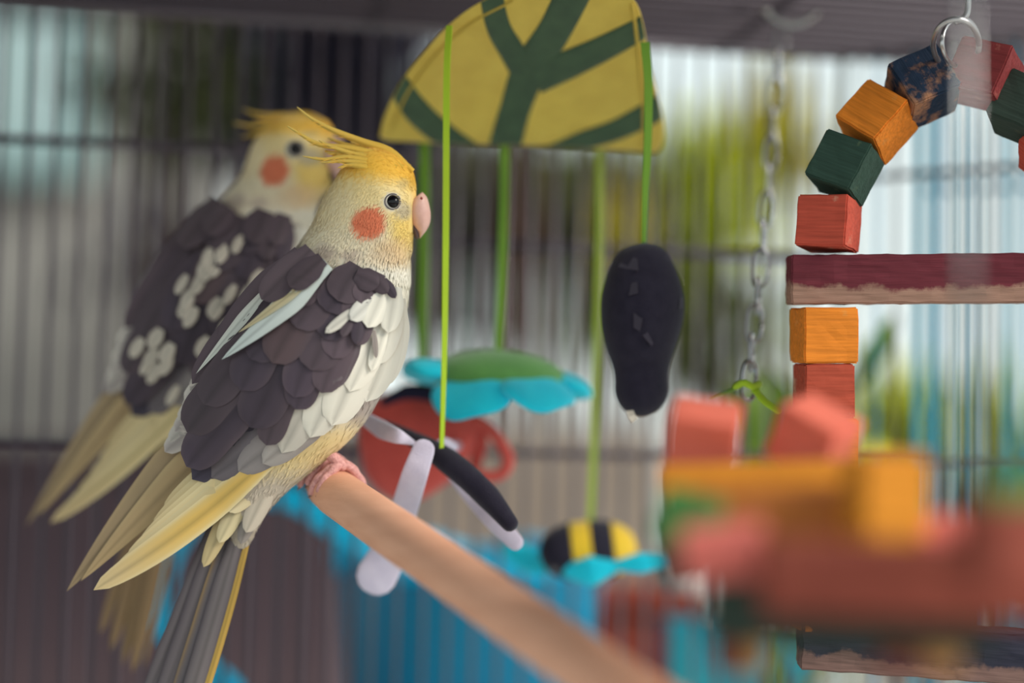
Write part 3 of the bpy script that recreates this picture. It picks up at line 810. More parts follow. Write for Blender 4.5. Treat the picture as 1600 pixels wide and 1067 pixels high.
R_ = math.radians
arch = thing('wooden_block_arch', P(1300, 1000, .66), 'sharp arch of painted wooden cubes over a dark red crossbar, hung from a steel ring', 'bird toy')
dA = .66
for px, py, d, sz, ro, ya, mt in (
        (1295, 350, .66, 80, 5, -28, 'red'), (1320, 263, .66, 80, 28, -32, 'green'), (1370, 191, .665, 82, 42, -36, 'orange'),
        (1441, 137, .665, 84, 66, -24, 'navy'), (1538, 118, .66, 84, 24, -34, 'maroon_block'), (1603, 172, .655, 82, 32, -30, 'darkgreen'),
        (1650, 240, .655, 82, 52, -30, 'red'), (1690, 318, .655, 82, 78, -30, 'orange')):
    block(px, py, d, sz, R_(ro), R_(-ya), R_(4), W[mt], arch, jag=.018)
block(1500, 436, .66, (534, 76, 72), R_(-.3), R_(2), R_(0), W['maroon'], arch, 'crossbar', jag=.03)
for px in (1287, 1700):
    for py, h, mt, ya in ((524, 86, 'orange', -7), (610, 84, 'brick', -4), (695, 84, 'orange', -8), (780, 84, 'green', -6), (865, 84, 'red', -4), (945, 74, 'orange', -6)):
        block(px, py, .66, (86 if mt != 'brick' else 78, h, 82), R_(0), R_(ya), 0, W[mt], arch)
block(1500, 1018, .655, (500, 78, 74), R_(3.5), R_(3), R_(0), W['black'], arch, 'crossbar', jag=.03)
tube('ring', [P(1494 + 36 * math.cos(x), 70 + 40 * math.sin(x), .65 + .012 * math.sin(x)) for x in np.linspace(0, 2 * math.pi, 37)], .0011, M['steel'], arch, m=8, round_ends=False)
tube('ring', [P(1500 + 28 * math.cos(x), 66 + 38 * math.sin(x), .66 + .016 * math.cos(x)) for x in np.linspace(0, 2 * math.pi, 37)], .0009, M['steel'], arch, m=8, round_ends=False)
tube('hook', [P(*q) for q in curve([(1494, 34, .652), (1508, 26, .652), (1513, 8, .652), (1512, -30, .652), (1505, -80, .655), (1500, -135, .66)], 24)], .0012, M['steel'], arch, m=8)

tray = thing('wooden_block_swing', P(1300, 1000, .45), 'blurred stack of orange, red and green wooden blocks close to the lens at lower right', 'bird toy')
block(1224, 750, .50, (388, 50, 130), R_(-1.8), R_(3), R_(0), W['amber'], tray, 'plank')
block(1100, 682, .53, (106, 92, 90), R_(3), R_(12), R_(-24), W['salmon'], tray)
block(1272, 684, .53, (100, 92, 96), R_(16), R_(34), R_(-24), W['salmon'], tray)
block(1210, 822, .465, (250, 116, 90), R_(-2), R_(8), R_(0), W['ochre'], tray)
block(1382, 790, .45, (106, 160, 90), R_(1), R_(-14), R_(0), W['amber'], tray)
block(1080, 812, .46, (92, 84, 80), R_(12), R_(18), R_(0), W['grass'], tray)
block(1062, 850, .49, (50, 110, 70), R_(-14), R_(30), R_(0), W['darkgreen'], tray)
block(1132, 862, .425, (130, 66, 80), R_(-9), R_(10), R_(-16), W['pink'], tray)
block(1420, 905, .41, (460, 110, 90), R_(2), R_(0), R_(0), W['rust'], tray, 'crossbar')
block(1146, 942, .43, (76, 104, 80), R_(4), R_(14), 0, W['darkgreen'], tray)
block(1330, 978, .425, (420, 52, 80), R_(1), R_(3), 0, W['darkgreen'], tray, 'crossbar')
block(1140, 1014, .44, (44, 66, 50), R_(3), R_(10), 0, W['rust'], tray)
block(1178, 1014, .44, (36, 66, 50), R_(3), R_(10), 0, W['bare'], tray)
block(1470, 842, .45, (90, 46, 80), R_(-4), R_(-10), R_(-20), W['pink'], tray)
block(1590, 850, .37, (170, 130, 100), R_(3), R_(-20), 0, W['rust'], tray)
block(1600, 772, .38, (130, 60, 80), R_(-6), R_(-10), 0, W['grass'], tray)
v, f = ellipsoid_geo(16, 24); fixn(obj('bead', frame_pts(v * 34, 1472, 1018, .425), f, W['bare'], tray))
tube('axle', [P(1390, 1014, .43), P(1450, 1016, .428)], 26 * .43 / F, W['rust'], tray, m=16)
wire('hanger_wire', P(1514, 870, .41), P(1508, -330, .43), .0011, M['zinc'], tray)

# perches
near_perch = thing('wooden_perch', P(508, 762, .67), 'pale round wooden dowel perch under the near bird, running towards the lens', 'perch')
pp = [P(511, 760, .676), P(960, 1072, .485), P(1260, 1280, .405)]
pts = [pp[0] + (pp[1] - pp[0]) * s for s in np.linspace(0, 1.35, 30)]
rr = np.full(30, .0092); rr[0] = .0084
v, f = tube_geo(pts, rr, m=28); fixn(obj('dowel', v, f, M['dowel'], near_perch))
e = pts[-1]
wire('clamp_wire', (e[0], e[1], TZ + .0125), (e[0], e[1], e[2] + .03), .0025, M['wire'], near_perch)

# ------------------------------------------------------------------ cockatiels
# body sections along the bird: back point, front point (profile) and half width
SEC = [
    (650, 316, 648, 346, 3), (650, 298, 646, 360, 8), (646, 272, 644, 376, 15), (634, 251, 644, 390, 33), (606, 234, 642, 398, 53),
    (572, 230, 640, 404, 64), (544, 250, 640, 410, 67), (521, 284, 640, 417, 69), (501, 320, 640, 426, 69), (485, 354, 640, 438, 71),
    (462, 388, 639, 455, 78), (432, 428, 636, 482, 88), (394, 470, 631, 515, 99), (356, 515, 624, 550, 106), (324, 560, 611, 587, 106),
    (300, 606, 592, 625, 100), (286, 650, 570, 660, 90), (288, 690, 540, 694, 76), (304, 722, 505, 722, 60), (324, 752, 468, 752, 45),
    (342, 782, 430, 785, 31), (352, 812, 408, 815, 20), (360, 838, 394, 842, 11), (366, 856, 384, 858, 4)]
NS = 220
SD = curve(SEC, NS)
SD[:, 4] = np.maximum(SD[:, 4], 2)


def body_pt(i, phi):
    """profile position and depth on the body; phi 0 at the front, pi/2 on the near side, pi on the back"""
    bx, by, fx, fy, hw = SD[i]
    k = (1 - math.cos(phi)) / 2
    return fx + (bx - fx) * k, fy + (by - fy) * k, -hw * math.copysign(abs(math.sin(phi)) ** .9, math.sin(phi))


def near_w(x, y):
    A_ = SD[:, 0:2]; Bq = SD[:, 2:4]; ab = Bq - A_; L = np.hypot(ab[:, 0], ab[:, 1])
    rx = x - A_[:, 0]; ry = y - A_[:, 1]
    u = (rx * ab[:, 0] + ry * ab[:, 1]) / L ** 2
    pd = np.abs(rx * ab[:, 1] - ry * ab[:, 0]) / L
    sc = pd + 1000 * np.maximum(0, np.maximum(-u, u - 1))
    i = int(np.argmin(sc))
    if sc[i] > 8: return 0.0
    q = 2 * u[i] - 1
    return -SD[i, 4] * math.sqrt(max(0, 1 - q * q)) ** .9


def wing_w(x, y):
    L = ((x - 600) * (110 - 600) + (y - 430) * (930 - 430)) / (490 ** 2 + 500 ** 2)
    L = min(max(L, 0), 1.05)
    pl = -62 * (1 - L) ** 1.1 - 6
    nw = near_w(x, y); k = 18.0
    h = max(k - abs(nw - pl), 0) / k
    return min(nw, pl) - h * h * k / 4


def mixc(c, k, m): return c + (np.array(k) - c) * np.clip(m, 0, 1)[..., None]


def seg_dist(x, y, pts):
    d = np.full(np.shape(x), 1e9)
    for (x0, y0), (x1, y1) in zip(pts[:-1], pts[1:]):
        t = np.clip(((x - x0) * (x1 - x0) + (y - y0) * (y1 - y0)) / ((x1 - x0) ** 2 + (y1 - y0) ** 2), 0, 1)
        d = np.minimum(d, np.hypot(x - x0 - t * (x1 - x0), y - y0 - t * (y1 - y0)))
    return d


def plumage(x, y, pied):
    """plumage colour (0-255) at a place of the profile; the same on both flanks"""
    x = np.asarray(x, float); y = np.asarray(y, float)
    c = np.zeros(x.shape + (3,)) + np.array((236, 222, 192))
    c = mixc(c, (244, 218, 150), .8 * sm(380, 290, y))
    c = mixc(c, (242, 226, 188), .6 * sm(38, 10, np.hypot((x - 530) / 1.2, y - 318)))
    # crown
    cl = np.interp(x, [480, 545, 590, 625, 648, 668], [258, 272, 276, 284, 300, 312])
    c = mixc(c, (242, 188, 70), sm(18, -16, y - cl))
    # face round the bill
    c = mixc(c, (236, 204, 118), sm(46, 14, np.hypot((x - 642) / 1.0, (y - 352) / 1.25)))
    c = mixc(c, (228, 192, 146), .7 * sm(34, 8, np.hypot((x - 612) / 1.3, (y - 392))))
    # grey shades of lores, lower cheek and nape
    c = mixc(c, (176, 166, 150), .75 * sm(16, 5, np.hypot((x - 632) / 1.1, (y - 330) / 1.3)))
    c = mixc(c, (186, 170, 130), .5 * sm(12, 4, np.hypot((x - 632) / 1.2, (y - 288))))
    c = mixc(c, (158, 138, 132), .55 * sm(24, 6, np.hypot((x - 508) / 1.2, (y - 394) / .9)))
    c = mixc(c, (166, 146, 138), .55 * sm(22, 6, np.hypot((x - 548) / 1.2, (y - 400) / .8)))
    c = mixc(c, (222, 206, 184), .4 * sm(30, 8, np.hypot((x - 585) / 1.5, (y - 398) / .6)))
    # cheek patch
    c = mixc(c, (226, 126, 92), sm(1.18, .74, np.hypot(((x - 577) * .86 + (y - 346) * -.5) / 28, ((x - 577) * .5 + (y - 346) * .86) / 25)))
    # white behind cheek and round the eye
    c = mixc(c, (206, 200, 190), sm(17, 12, np.hypot(x - 613, y - 315)))
    # breast, flank, belly
    c = mixc(c, (240, 234, 220), sm(398, 424, y) * sm(500, 540, x))
    c = mixc(c, (232, 226, 210), sm(412, 438, y))
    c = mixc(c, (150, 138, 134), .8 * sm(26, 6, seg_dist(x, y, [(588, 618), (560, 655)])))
    c = mixc(c, (232, 208, 152), sm(640, 690, y))
    c = mixc(c, (190, 176, 160), sm(712, 765, y))
    # mantle and back
    mant = sm(14, -10, y - np.interp(x, [330, 380, 440, 520, 560, 600, 640], [700, 640, 600, 462, 452, 452, 430])) * sm(-12, 8, y - np.interp(x, [440, 470, 516, 545, 575, 610, 630], [400, 384, 424, 436, 424, 446, 470]))
    c = mixc(c, (92, 78, 84), mant * sm(626, 606, x))
    rump = sm(590, 625, y) * sm(330, 300, x) * sm(760, 700, y)
    c = mixc(c, (206, 196, 184), rump)
    if pied:
        c = mixc(c, (206, 190, 150), .55 * sm(300, 200, y) * sm(560, 600, x))
        c = mixc(c, (120, 106, 104), .8 * sm(430, 470, y) * sm(640, 600, x))
    return c


def make_bird(T, loc, label, pied=False, seed=3, detail=1.0):
    """T maps profile px, py and depth w to a world point"""
    g = np.random.default_rng(seed)
    root = thing('cockatiel', loc, label, 'bird', 'cockatiels in the cage')
    # body
    m = 96; v = []; xy = []
    for i in range(0, NS, 1):
        for j in range(m):
            x, y, wq = body_pt(i, 2 * math.pi * j / m); v.append(T(x, y, wq)); xy.append((x, y))
    xy = np.array(xy); f = grid_faces(NS, m, True); f += [tuple(range(m - 1, -1, -1)), tuple((NS - 1) * m + j for j in range(m))]
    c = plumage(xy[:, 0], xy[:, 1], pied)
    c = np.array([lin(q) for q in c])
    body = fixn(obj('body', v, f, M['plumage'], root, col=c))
    # down: small barbs lying along the body
    V = []; Fc = []; C = []; N = []
    nb = int(19000 * detail)
    for _ in range(nb):
        i = int(g.choice(NS - 8, p=None) if g.random() < .45 else g.integers(0, 120)); i = max(1, min(i, NS - 9)); phi = g.uniform(0, 2 * math.pi)
        p0 = np.array(body_pt(i, phi)); p1 = np.array(body_pt(min(NS - 1, i + 6), phi)); pn = np.array(body_pt(i, phi + .05))
        t = p1 - p0; L = np.linalg.norm(t)
        if L < 1e-6: continue
        t /= L; s = pn - p0; s /= np.linalg.norm(s) + 1e-9; nn = np.cross(t, s); nn /= np.linalg.norm(nn) + 1e-9
        hb = body_pt(i, 0); bk = body_pt(i, math.pi); cen = np.array([(hb[0] + bk[0]) / 2, (hb[1] + bk[1]) / 2, 0])
        if nn.dot(p0 - cen) < 0: nn = -nn
        hd = 1 - sm(395, 450, p0[1])
        if math.hypot(p0[0] - 613.5, p0[1] - 315) < 15 or (p0[0] > 641 and p0[1] > 300 and p0[1] < 362): continue
        ln = g.uniform(8, 15) * (1 - hd) + g.uniform(6, 12) * hd + (4 if abs(p0[1] - 415) < 22 else 0)
        wd = g.uniform(1.0, 1.7) + (1 - hd) * .3
        dirv = t + s * g.normal(0, .22); dirv /= np.linalg.norm(dirv)
        sv = np.cross(nn, dirv)
        rise = g.uniform(.5, 1.8) + (1.4 if 400 < p0[1] < 440 else 0)
        a = p0 - nn * .6; bmid = p0 + dirv * ln * .5 + nn * rise * .8; e = p0 + dirv * ln + nn * rise * .7
        o = len(V)
        qd = [np.array(T(*z)) for z in (a, bmid + sv * wd, e, bmid - sv * wd)]; wn = np.array(T(*(p0 + nn * 4))) - np.array(T(*p0))
        if np.cross(qd[2] - qd[0], qd[3] - qd[1]).dot(wn) < 0: qd.reverse()
        V += qd; Fc += [(o, o + 1, o + 2, o + 3)]
        k = plumage(p0[0:1], p0[1:2], pied)[0] * g.uniform(.96, 1.04); C += [lin(np.clip(k, 0, 255))] * 4
        N.append((p0, nn))
    dn = obj('down', V, Fc, M['down'], root, col=C); dn['kind'] = 'stuff'
    nv = []
    for p0, nn in N:
        q = np.array(T(*(p0 + nn * 4))) - np.array(T(*p0)); q /= np.linalg.norm(q); nv += [q] * 4
    dn.data.normals_split_custom_set_from_vertices(np.array(nv).tolist())

    def feather(parent, base, tip, width, lift, c0, c1=None, bow=0.0, point=.62, wfun=wing_w, name='feather', camber=3.0, start=.55, wadd=(0, 0), ctip=None, n=16, m=7, quill=True, thin=1.0):
        base = np.array(base, float); tip = np.array(tip, float); ax = tip - base; pr = np.array([-ax[1], ax[0]]) / np.hypot(*ax)
        c0 = np.array(c0, float); c1 = c0 * .9 if c1 is None else np.array(c1, float); ctip = c0 if ctip is None else np.array(ctip, float)
        V = []; C = []; U = []
        jit = g.uniform(.95, 1.05)
        for i in range(n):
            t = i / (n - 1); s = .5 - .5 * math.cos(math.pi * t) if False else t ** .85
            h = width / 2 * (start + (1 - start) * float(sm(0, .38, s)))
            if s > point: h *= math.sqrt(max(0.0, 1 - ((s - point) / (1 - point)) ** 2.2)) if thin >= 1 else (1 - ((s - point) / (1 - point))) ** .8
            for j in range(m):
                q = -1 + 2 * j / (m - 1)
                xy2 = base + ax * s + pr * (q * h + bow * math.sin(math.pi * s))
                wv = wfun(*xy2) - lift * (.8 + .2 * s) + camber * q * q * min(1, h / 12) + wadd[0] * (1 - s) + wadd[1] * s
                V.append(T(xy2[0], xy2[1], wv))
                ed = float(sm(.5, 1.0, abs(q))) ; k = c0 + (c1 - c0) * max(ed, float(sm(.86, 1.0, s)) * .8)
                k = k + (ctip - k) * float(sm(.45, .95, s)) * (1 - ed * .5)
                if quill and j == m // 2: k = k * .86
                C.append(lin(np.clip(k * jit, 0, 255))); U.append((s + abs(q) * .22, q))
        o = obj(name, V, grid_faces(n, m), M['feather'], parent, col=C, uv=U)
        return o

    dk = (82, 70, 78); dk2 = (72, 62, 73); dkr = (90, 77, 84); br = (92, 75, 79); sl = (112, 104, 110); wh = (228, 224, 212); whb = (218, 213, 202); ye = (218, 180, 100); yd = (206, 172, 96); cr = (212, 190, 142)
    tp = (176, 152, 112)
    # the far side wing and the folded near wing
    ws = -1
    wing = feather(root, (590, 440), (300, 742), 150, 4, dk2, dk2, name='wing', wadd=(16, 14), start=.5, point=.4)
    fe = lambda *a, **k: feather(wing, *a, **k)
    # primaries, from the innermost outwards
    kw = .74 if pied else 1.0
    fe((350, 640), (104, 924), 66 * kw, -2, (158, 136, 106), (176, 152, 116), bow=6, point=.3, thin=.5, wadd=(40, 14), ctip=(150, 128, 100))
    fe((380, 650), (126, 908), 58 * kw, 0, (176, 150, 112), (186, 162, 122), bow=4, point=.35, thin=.5, wadd=(34, 10))
    ps = (206, 186, 138) if pied else ye
    for k, (b_, t_, w_) in enumerate((((395, 680), (256, 800), 46), ((400, 686), (238, 826), 46), ((406, 692), (218, 852), 46), ((412, 697), (196, 876), 46), ((420, 700), (172, 902), 46), ((434, 703), (146, 922), 44), ((445, 707), (116, 937), 40))):
        fe(b_, t_, w_ * kw, 2 + 2.2 * k, cr if k < 5 else ps, (222, 204, 160) if k < 6 or pied else (226, 180, 92), bow=-4 - k * 1.2, point=.5, start=.7, ctip=(200, 176, 132) if k < 6 else (216, 192, 140))
    # slate secondaries
    fe((455, 620), (300, 749), 60, 9, (66, 60, 74), (84, 78, 90), point=.6)
    fe((480, 640), (330, 746), 54, 11.5, (110, 102, 108), (92, 86, 94), point=.6)
    fe((500, 640), (372, 736), 54, 14, (142, 134, 134), (122, 114, 116), point=.6)
    fe((520, 640), (410, 724), 46, 16.5, (168, 160, 156), (150, 142, 140), point=.6)
    fe((500, 655), (440, 708), 30, 5, (92, 84, 92), (92, 84, 92))
    # white panel
    fe((548, 500), (440, 708), 64, 18,  (214, 207, 196), (206, 199, 188), camber=1.5, point=.6)
    fe((566, 485), (484, 684), 66, 19.6, wh, whb, camber=1.5, point=.62, bow=-4)
    fe((584, 470), (518, 665), 66, 21.2, wh, whb, camber=1.5, point=.68, bow=-6)
    fe((612, 470), (572, 628), 52, 19, wh, whb, camber=1.5, point=.6, bow=-9)
    fe((624, 465), (600, 604), 38, 17, wh, whb, camber=1.5, point=.6, bow=-7)
    fe((598, 460), (546, 612), 56, 22.8, wh, (222, 217, 206), camber=1.5, point=.5, bow=-6)
    fe((612, 450), (590, 570), 44, 24.4, wh, (222, 217, 206), camber=1.5, point=.5, bow=-6)
    # dark coverts row by row, later rows lie on top
    rows = [
        [((400, 610), (291, 729), 62, dk2), ((390, 560), (292, 675), 62, dk), ((455, 590), (416, 696), 44, dk)],
        [((450, 540), (391, 668), 70, dk2), ((400, 520), (318, 632), 58, dk), ((500, 540), (462, 640), 50, dk2), ((560, 520), (519, 606), 30, (96, 86, 92))],
        [((430, 490), (376, 610), 62, dk2), ((500, 500), (459, 621), 54, dk2), ((545, 500), (502, 614), 48, dk)],
        [((530, 470), (485, 578), 62, dk), ((470, 470), (390, 560), 58, dk2), ((552, 470), (520, 560), 48, dk)],
        [((500, 440), (425, 567), 64, br), ((548, 455), (508, 530), 50, dk2), ((576, 470), (560, 540), 26, dk)],
        [((520, 425), (462, 512), 62, dk), ((548, 425), (510, 486), 54, dk2), ((575, 432), (548, 500), 44, dk)],
        [((500, 412), (452, 470), 54, dk), ((596, 440), (578, 510), 30, dk2), ((560, 415), (528, 470), 52, dk), ((590, 425), (566, 476), 44, dk)],
    ]
    for r, row in enumerate(rows):
        for b_, t_, w_, c_ in row:
            c_ = np.array(c_) * g.uniform(.94, 1.06)
            if pied: fe(b_, t_, w_, 26 + r * 2.2, c_, dk, point=.55)
            else: fe(b_, t_, w_ * 1.1, 25 + r * 1.15, c_, dkr, point=.66, camber=.8, bow=g.uniform(-3, 3), ctip=c_ * g.uniform(.98, 1.1))
    # small mixed feathers at the bend of the wing
    if pied:
        for k in range(34):   # pale spots: small light feathers between the dark ones
            u_ = g.uniform(0, 1); q_ = g.uniform(-1, 1)
            bx, by = 545 - 200 * u_ + 38 * q_, 470 + 190 * u_ + 50 * q_
            fe((bx, by), (bx - 22, by + 32), g.uniform(16, 26), 41, (206, 196, 182), (176, 164, 152), point=.4, n=8, m=5)
    if not pied:
        for b_, t_, w_, c_, l_ in (((600, 452), (574, 512), 38, wh, 25.5), ((584, 466), (548, 500), 30, (224, 222, 214), 26.5), ((618, 448), (606, 520), 36, wh, 24),
                                   ((562, 480), (508, 520), 18, (216, 212, 202), 27), ((578, 428), (606, 458), 26, dk, 27), ((600, 436), (618, 466), 16, dk2, 26), ((556, 428), (592, 446), 36, dk, 27.5),
                                   ((566, 480), (556, 538), 24, dk2, 25.8), ((552, 492), (534, 526), 18, dk, 26.6), ((584, 516), (588, 560), 9, (150, 140, 136), 23), ((528, 505), (514, 516), 14, (218, 214, 204), 27), ((606, 500), (580, 580), 26, wh, 17)):
            fe(b_, t_, w_, l_ + 11, c_, None, point=.45, n=10, m=5)
    # scapulars, back stripes and the other wing seen over the back
    back = lambda x, y: min(near_w(x, y), -8)
    o2 = (92, 78, 86)
    fe((470, 394), (342, 545), 46, 8, o2, (84, 72, 80), bow=6)
    fe((440, 424), (300, 600), 40, 4, o2, (84, 72, 80), bow=4)
    fe((446, 428), (330, 575), 26, 13, dk, dk2)
    if not pied:
        fe((424, 444), (306, 584), 18, 14, (214, 216, 208), (206, 206, 198), point=.4, thin=.5, camber=0)
        fe((512, 412), (346, 562), 42, 44, (212, 220, 216), (206, 213, 208), bow=-4, point=.35, thin=.5, camber=0)
        fe((492, 428), (372, 520), 18, 46, (222, 206, 164), (214, 206, 176), bow=-2, point=.35, thin=.5, camber=0)
    fe((486, 390), (408, 468), 46, 47, (88, 75, 82), (82, 70, 78))
    fe((504, 404), (452, 448), 40, 49, (86, 73, 80), (80, 68, 77))
    for k in range(7):   # pale rump tufts
        yy = 588 + k * 16; xx = 322 - k * 7
        fe((xx + 30, yy - 22), (xx - 24 + g.uniform(-5, 5), yy + 22), 34, 6, (204, 196, 188) if k % 2 else (176, 166, 162), (216, 208, 198), wfun=back, point=.4, n=10, m=5)

    # tail
    flat0 = lambda x, y: 0.0
    tl = feather(root, (388, 770), (262, 1150), 66 * kw, 0, (138, 112, 82) if pied else (98, 90, 94), (124, 100, 74) if pied else (84, 76, 82), wfun=flat0, name='tail', wadd=(6, 14), start=.6, point=.5)
    tf = lambda b_, t_, w_, *a, **k: feather(tl, b_, t_, w_ * kw, *a, wfun=flat0, **k)
    if pied:
        tc0 = (138, 112, 82); tc1 = (124, 100, 74)
    else:
        tc0 = (106, 97, 100); tc1 = (74, 66, 73)
    tf((350, 780), (216, 1120), 30, 3, tc0, tc1, wadd=(10, 20), point=.6, bow=-4)
    tf((358, 780), (232, 1150), 34, 7, tc0, tc1, wadd=(10, 16), point=.6, bow=-4)
    tf((372, 785), (250, 1175), 30, 11, (100, 92, 96) if not pied else tc0, (150, 122, 84), point=.6, wadd=(8, 14), bow=-3)
    tf((384, 790), (266, 1190), 34, 14, (116, 107, 108) if not pied else tc0, (80, 72, 78) if not pied else tc1, point=.6, wadd=(6, 10), bow=-2)
    tf((398, 800), (286, 1185), 13, 12, (196, 158, 80) if not pied else tc0, (180, 142, 70) if not pied else tc1, point=.6, wadd=(6, 10), bow=-5)
    # under tail coverts
    tf((372, 770), (318, 886), 28, 26, (206, 184, 138), (196, 172, 126), point=.45, wadd=(0, 4))
    tf((384, 766), (342, 848), 30, 30, (212, 196, 156), (198, 180, 140), point=.45)
    tf((410, 745), (358, 800), 34, 36, (214, 198, 160), (204, 186, 150), point=.45)
    tf((424, 748), (384, 832), 34, 34, (188, 176, 160), (176, 164, 150), point=.45)
    tf((406, 760), (376, 850), 28, 24, (150, 140, 134), (140, 130, 126), point=.45)

    # crest
    cr0 = [(628, 262), (600, 244), (572, 238), (545, 240)]
    rings = []
    for k, (px_, py_, r_) in enumerate(((640, 266, 5), (622, 256, 17), (596, 246, 26), (570, 242, 27), (545, 240, 19), (522, 236, 9), (508, 232, 3))):
        rings.append([(px_ + .35 * r_ * math.sin(a) * .5, py_ - r_ * .55 * math.cos(a) + 4, r_ * math.sin(a)) for a in np.linspace(0, 2 * math.pi, 20, endpoint=False)])
    rr_ = [list(q) for q in rings]; vv = np.array(rr_).reshape(-1, 3)
    v, f = loft([[T(*p) for p in ring] for ring in rings])
    crest = fixn(obj('crest', v, f, M['plumage'], root, col=[lin((240, 186, 66))] * len(v)))
    lay = (lambda q: (q[0] if q[0] > 600 else 600 - (600 - q[0]) * .78, q[1] + max(0, 600 - q[0]) * .30)) if pied else (lambda q: q)
    def plume(pts, w0, wz, c0=(242, 192, 72), c1=(226, 196, 104)):
        n = 26; p = curve([lay(q) for q in pts], n); V = []; C = []; t = np.gradient(p, axis=0); t /= np.linalg.norm(t, axis=1)[:, None]
        for i in range(n):
            s = i / (n - 1); h = w0 * (.55 + .45 * float(sm(0, .2, s))) * (1 - s) ** .75 + .7
            nn = np.array([-t[i][1], t[i][0]])
            for q in (-1, -.5, 0, .5, 1):
                x, y = p[i] + nn * q * h; V.append(T(x, y, wz - 3 * (1 - q * q) + 5 * s))
                k = np.array(c0) + (np.array(c1) - np.array(c0)) * s; C.append(lin(k * (1 - .10 * abs(q)) * 1.0))
        obj('feather', V, grid_faces(n, 5), M['feather'], crest, col=C, uv=[(i // 5 / n, (i % 5 - 2) / 2) for i in range(5 * n)])
    for pts, w0, wz in (
            ([(645, 268), (608, 236), (566, 221), (520, 203), (488, 186), (464, 167)], 7, -14),
            ([(640, 262), (600, 234), (555, 219), (515, 202), (492, 190)], 7, 6),
            ([(630, 262), (590, 243), (548, 232), (500, 226), (470, 210), (449, 197)], 6.5, -26),
            ([(625, 258), (588, 240), (548, 230), (508, 228), (482, 219)], 6, -8),
            ([(620, 262), (585, 248), (550, 240), (515, 228), (498, 219)], 6, -34),
            ([(610, 266), (575, 252), (540, 246), (505, 249), (473, 244)], 6, -40),
            ([(604, 268), (570, 256), (535, 252), (502, 254)], 6, -44),
            ([(600, 262), (566, 248), (535, 241), (510, 238)], 7, -22),
            ([(610, 252), (575, 236), (540, 226), (512, 215)], 7, 14),
            ([(596, 270), (566, 260), (545, 258), (528, 262)], 6, -48),
            ([(618, 250), (580, 232), (548, 222)], 8, -4), ([(606, 256), (572, 244), (545, 238)], 9, -30)):
        plume(pts, w0, wz)
        for _ in range(5):   # loose barbs at the edge of each plume
            p = curve([lay(q) for q in pts], 20); i = int(g.integers(9, 17)); a = p[i]; t = p[i] - p[i - 1]; t /= np.hypot(*t); sgn = 1 if g.random() < .8 else -1
            e = a + t * g.uniform(10, 20) + np.array([-t[1], t[0]]) * -sgn * g.uniform(2, 7) * 1.0
            V = [T(*(a + np.array([0, -1])), wz - 1), T(*(a + np.array([0, 1.2])), wz - 1), T(*e, wz - 1)]
            obj('barb', V, [(0, 1, 2)], M['plumage'], crest, col=[lin((236, 190, 84))] * 3)

    # bill
    up = [(660, 300, 644, 312), (667, 308, 639, 322), (671, 322, 637, 334), (673, 336, 641, 347), (671.5, 349, 648, 357), (667, 359, 653, 363), (661, 367, 655.5, 369), (656.5, 372, 655, 372.5)]
    hw = [13, 19, 21, 20, 15, 10, 5.5, 1.4]
    q = curve([(*a, b) for a, b in zip(up, hw)], 24)
    rings = [[T(fx + (bx - fx) * (1 - math.cos(a)) / 2, fy + (by - fy) * (1 - math.cos(a)) / 2, -h * math.sin(a)) for a in np.linspace(0, 2 * math.pi, 24, endpoint=False)] for fx, fy, bx, by, h in q]
    v, f = loft(rings); bill = fixn(obj('beak', v, f, M['beak'], root))
    # cere with nostrils
    sv, sf = ellipsoid_geo(10, 14)
    for s in (-1, 1):
        fixn(obj('nostril', [T(658.5 + 2.0 * a, 310 + 2.6 * b, s * 15.6 + 2.4 * c) for a, b, c in sv], sf, M['nostril'], bill))
    q = curve([(652, 350, 640, 346, 9), (655, 361, 643, 358, 9), (655, 369, 647, 368, 6), (653, 374, 650, 373, 1.2)], 14)
    rings = [[T(fx + (bx - fx) * (1 - math.cos(a)) / 2, fy + (by - fy) * (1 - math.cos(a)) / 2, -h * math.sin(a)) for a in np.linspace(0, 2 * math.pi, 18, endpoint=False)] for fx, fy, bx, by, h in q]
    v, f = loft(rings); fixn(obj('lower_beak', v, f, M['mandible'], root))
    # eyes
    ew = near_w(613.5, 315)
    ev, ef = ellipsoid_geo(20, 28)
    for s in (1, -1):
        fixn(obj('eye', [T(613.5 + 10.6 * a, 315 + 10.6 * b, s * (ew + 3.2) - s * 10.6 * c) for a, b, c in ev], ef, M['eye'], root))
        V = []; n1 = 36; n2 = 8
        for i in range(n1):
            a = 2 * math.pi * i / n1
            for j in range(n2):
                b_ = 2 * math.pi * j / n2; rr_ = 12.0 + 1.3 * math.cos(b_)
                x, y = 613.5 + rr_ * math.cos(a), 315 + rr_ * math.sin(a)
                V.append(T(x, y, s * (near_w(x, y) + .6 - 1.5 * math.sin(b_))))
        ff = [(i * n2 + j, i * n2 + (j + 1) % n2, ((i + 1) % n1) * n2 + (j + 1) % n2, ((i + 1) % n1) * n2 + j) for i in range(n1) for j in range(n2)]
        fixn(obj('eye_ring', V, ff, M['eye_skin'], root))
    # feet: four toes each, curled round the dowel (two forward, two back)
    dc = np.array((511., 760., 36.)); da = np.array((449., 312., -764.)); da /= np.linalg.norm(da)
    du = np.array((0, -1., 0)); du -= da * du.dot(da); du /= np.linalg.norm(du); dsd = np.cross(da, du)
    if dsd[0] < 0: dsd = -dsd
    on_d = lambda a_, th_, r_: tuple(dc + da * a_ + r_ * (du * math.cos(th_) + dsd * math.sin(th_)))
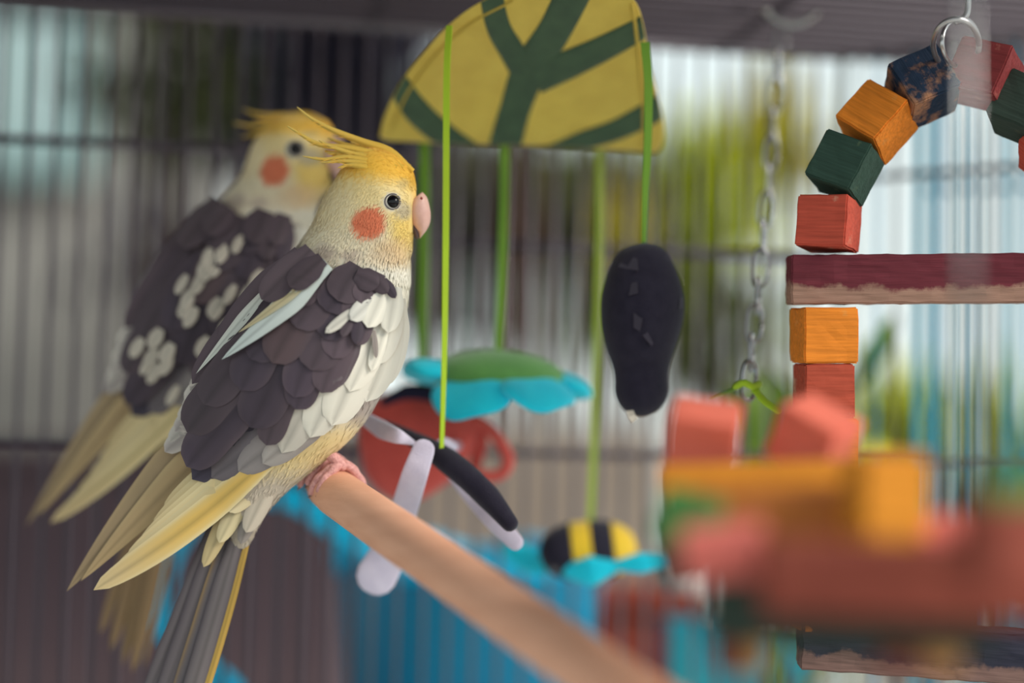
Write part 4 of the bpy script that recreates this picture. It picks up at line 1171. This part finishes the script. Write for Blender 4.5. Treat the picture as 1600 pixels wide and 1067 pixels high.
    for s, a0 in ((-1, 34), (1, -2)):
        toes = [[on_d(a0 + k * d_ * (q / 5) ** .7 * 10, k * (.1 + ex * q / 5), 49 - 7 * min(1, q / 2)) for q in range(6)] for k, d_, ex in ((1, 1, 1.45), (1, -1, 1.3), (-1, 1, 1.5), (-1, -1, 1.25))]
        tp_ = on_d(a0, 0, 46)
        lg = curve([(484, 672, s * 26), (495, 690, s * 18 + tp_[2] * .4), tp_], 8)
        v, f = tube_geo([T(*p) for p in lg], np.linspace(10, 9, 8) * PX, m=12); foot = fixn(obj('foot', v, f, M['foot'], root))
        for tq in toes:
            p = curve(tq, 18); r = np.interp(np.linspace(0, 1, 18), [0, .25, .4, .6, .75, 1], [7.5, 7.8, 6.4, 7.2, 6, 5.2]) * PX
            v, f = tube_geo([T(*a) for a in p], r, m=12); fixn(obj('toe', v, f, M['foot'], foot))
            e = p[-1]; t = p[-1] - p[-3]; t /= np.linalg.norm(t)
            cl = [e, e + t * 5 + np.array([0, 1, 2]), e + t * 9 + np.array([-2, 1, 4])]
            v, f = tube_geo([T(*a) for a in curve(cl, 6)], np.linspace(3.4, .5, 6) * PX, m=8); fixn(obj('claw', v, f, M['claw'], foot))
    return root


make_bird(lambda x, y, wq: B(x, y, wq), B(505, 715, 0), 'sharp yellow crested cockatiel with dark grey wings gripping the end of the pale dowel')


def T2(x, y, wq):
    # the far bird turns its head a little towards the lens
    h = 1 - float(sm(340, 440, y - max(0, 480 - x) * .5))
    ps = R_(30 * h); dx, z = x - 575, -wq
    x, z = 575 + dx * math.cos(ps) - z * math.sin(ps), dx * math.sin(ps) + z * math.cos(ps)
    th = R_(-4.5); sc = .91 + .06 * h
    dx, dy = x - (613.5 - 37 * h), y - 315
    if dy < -16: dy = -16 + (dy + 16) * (1 - .4 * h)
    return P(459 + sc * (dx * math.cos(th) - dy * math.sin(th)), 233 + sc * (dx * math.sin(th) + dy * math.cos(th)), D0 + (300 - z * .92) * PX)


make_bird(T2, T2(505, 715, 0), 'blurred second cockatiel with pale spotted wings sitting behind the sharp one', pied=True, seed=9, detail=.35)
q0 = np.array(T2(512, 762, 12)); q1 = q0 + np.array([0.004, 0.062, 0.0])
far_perch = thing('wooden_perch', q0, 'wooden dowel perch on the back wires, hidden under the far bird', 'perch')
tube('dowel', [q0 + (q1 - q0) * s for s in np.linspace(-.25, 1, 8)], .0086, M['dowel'], far_perch, m=20)
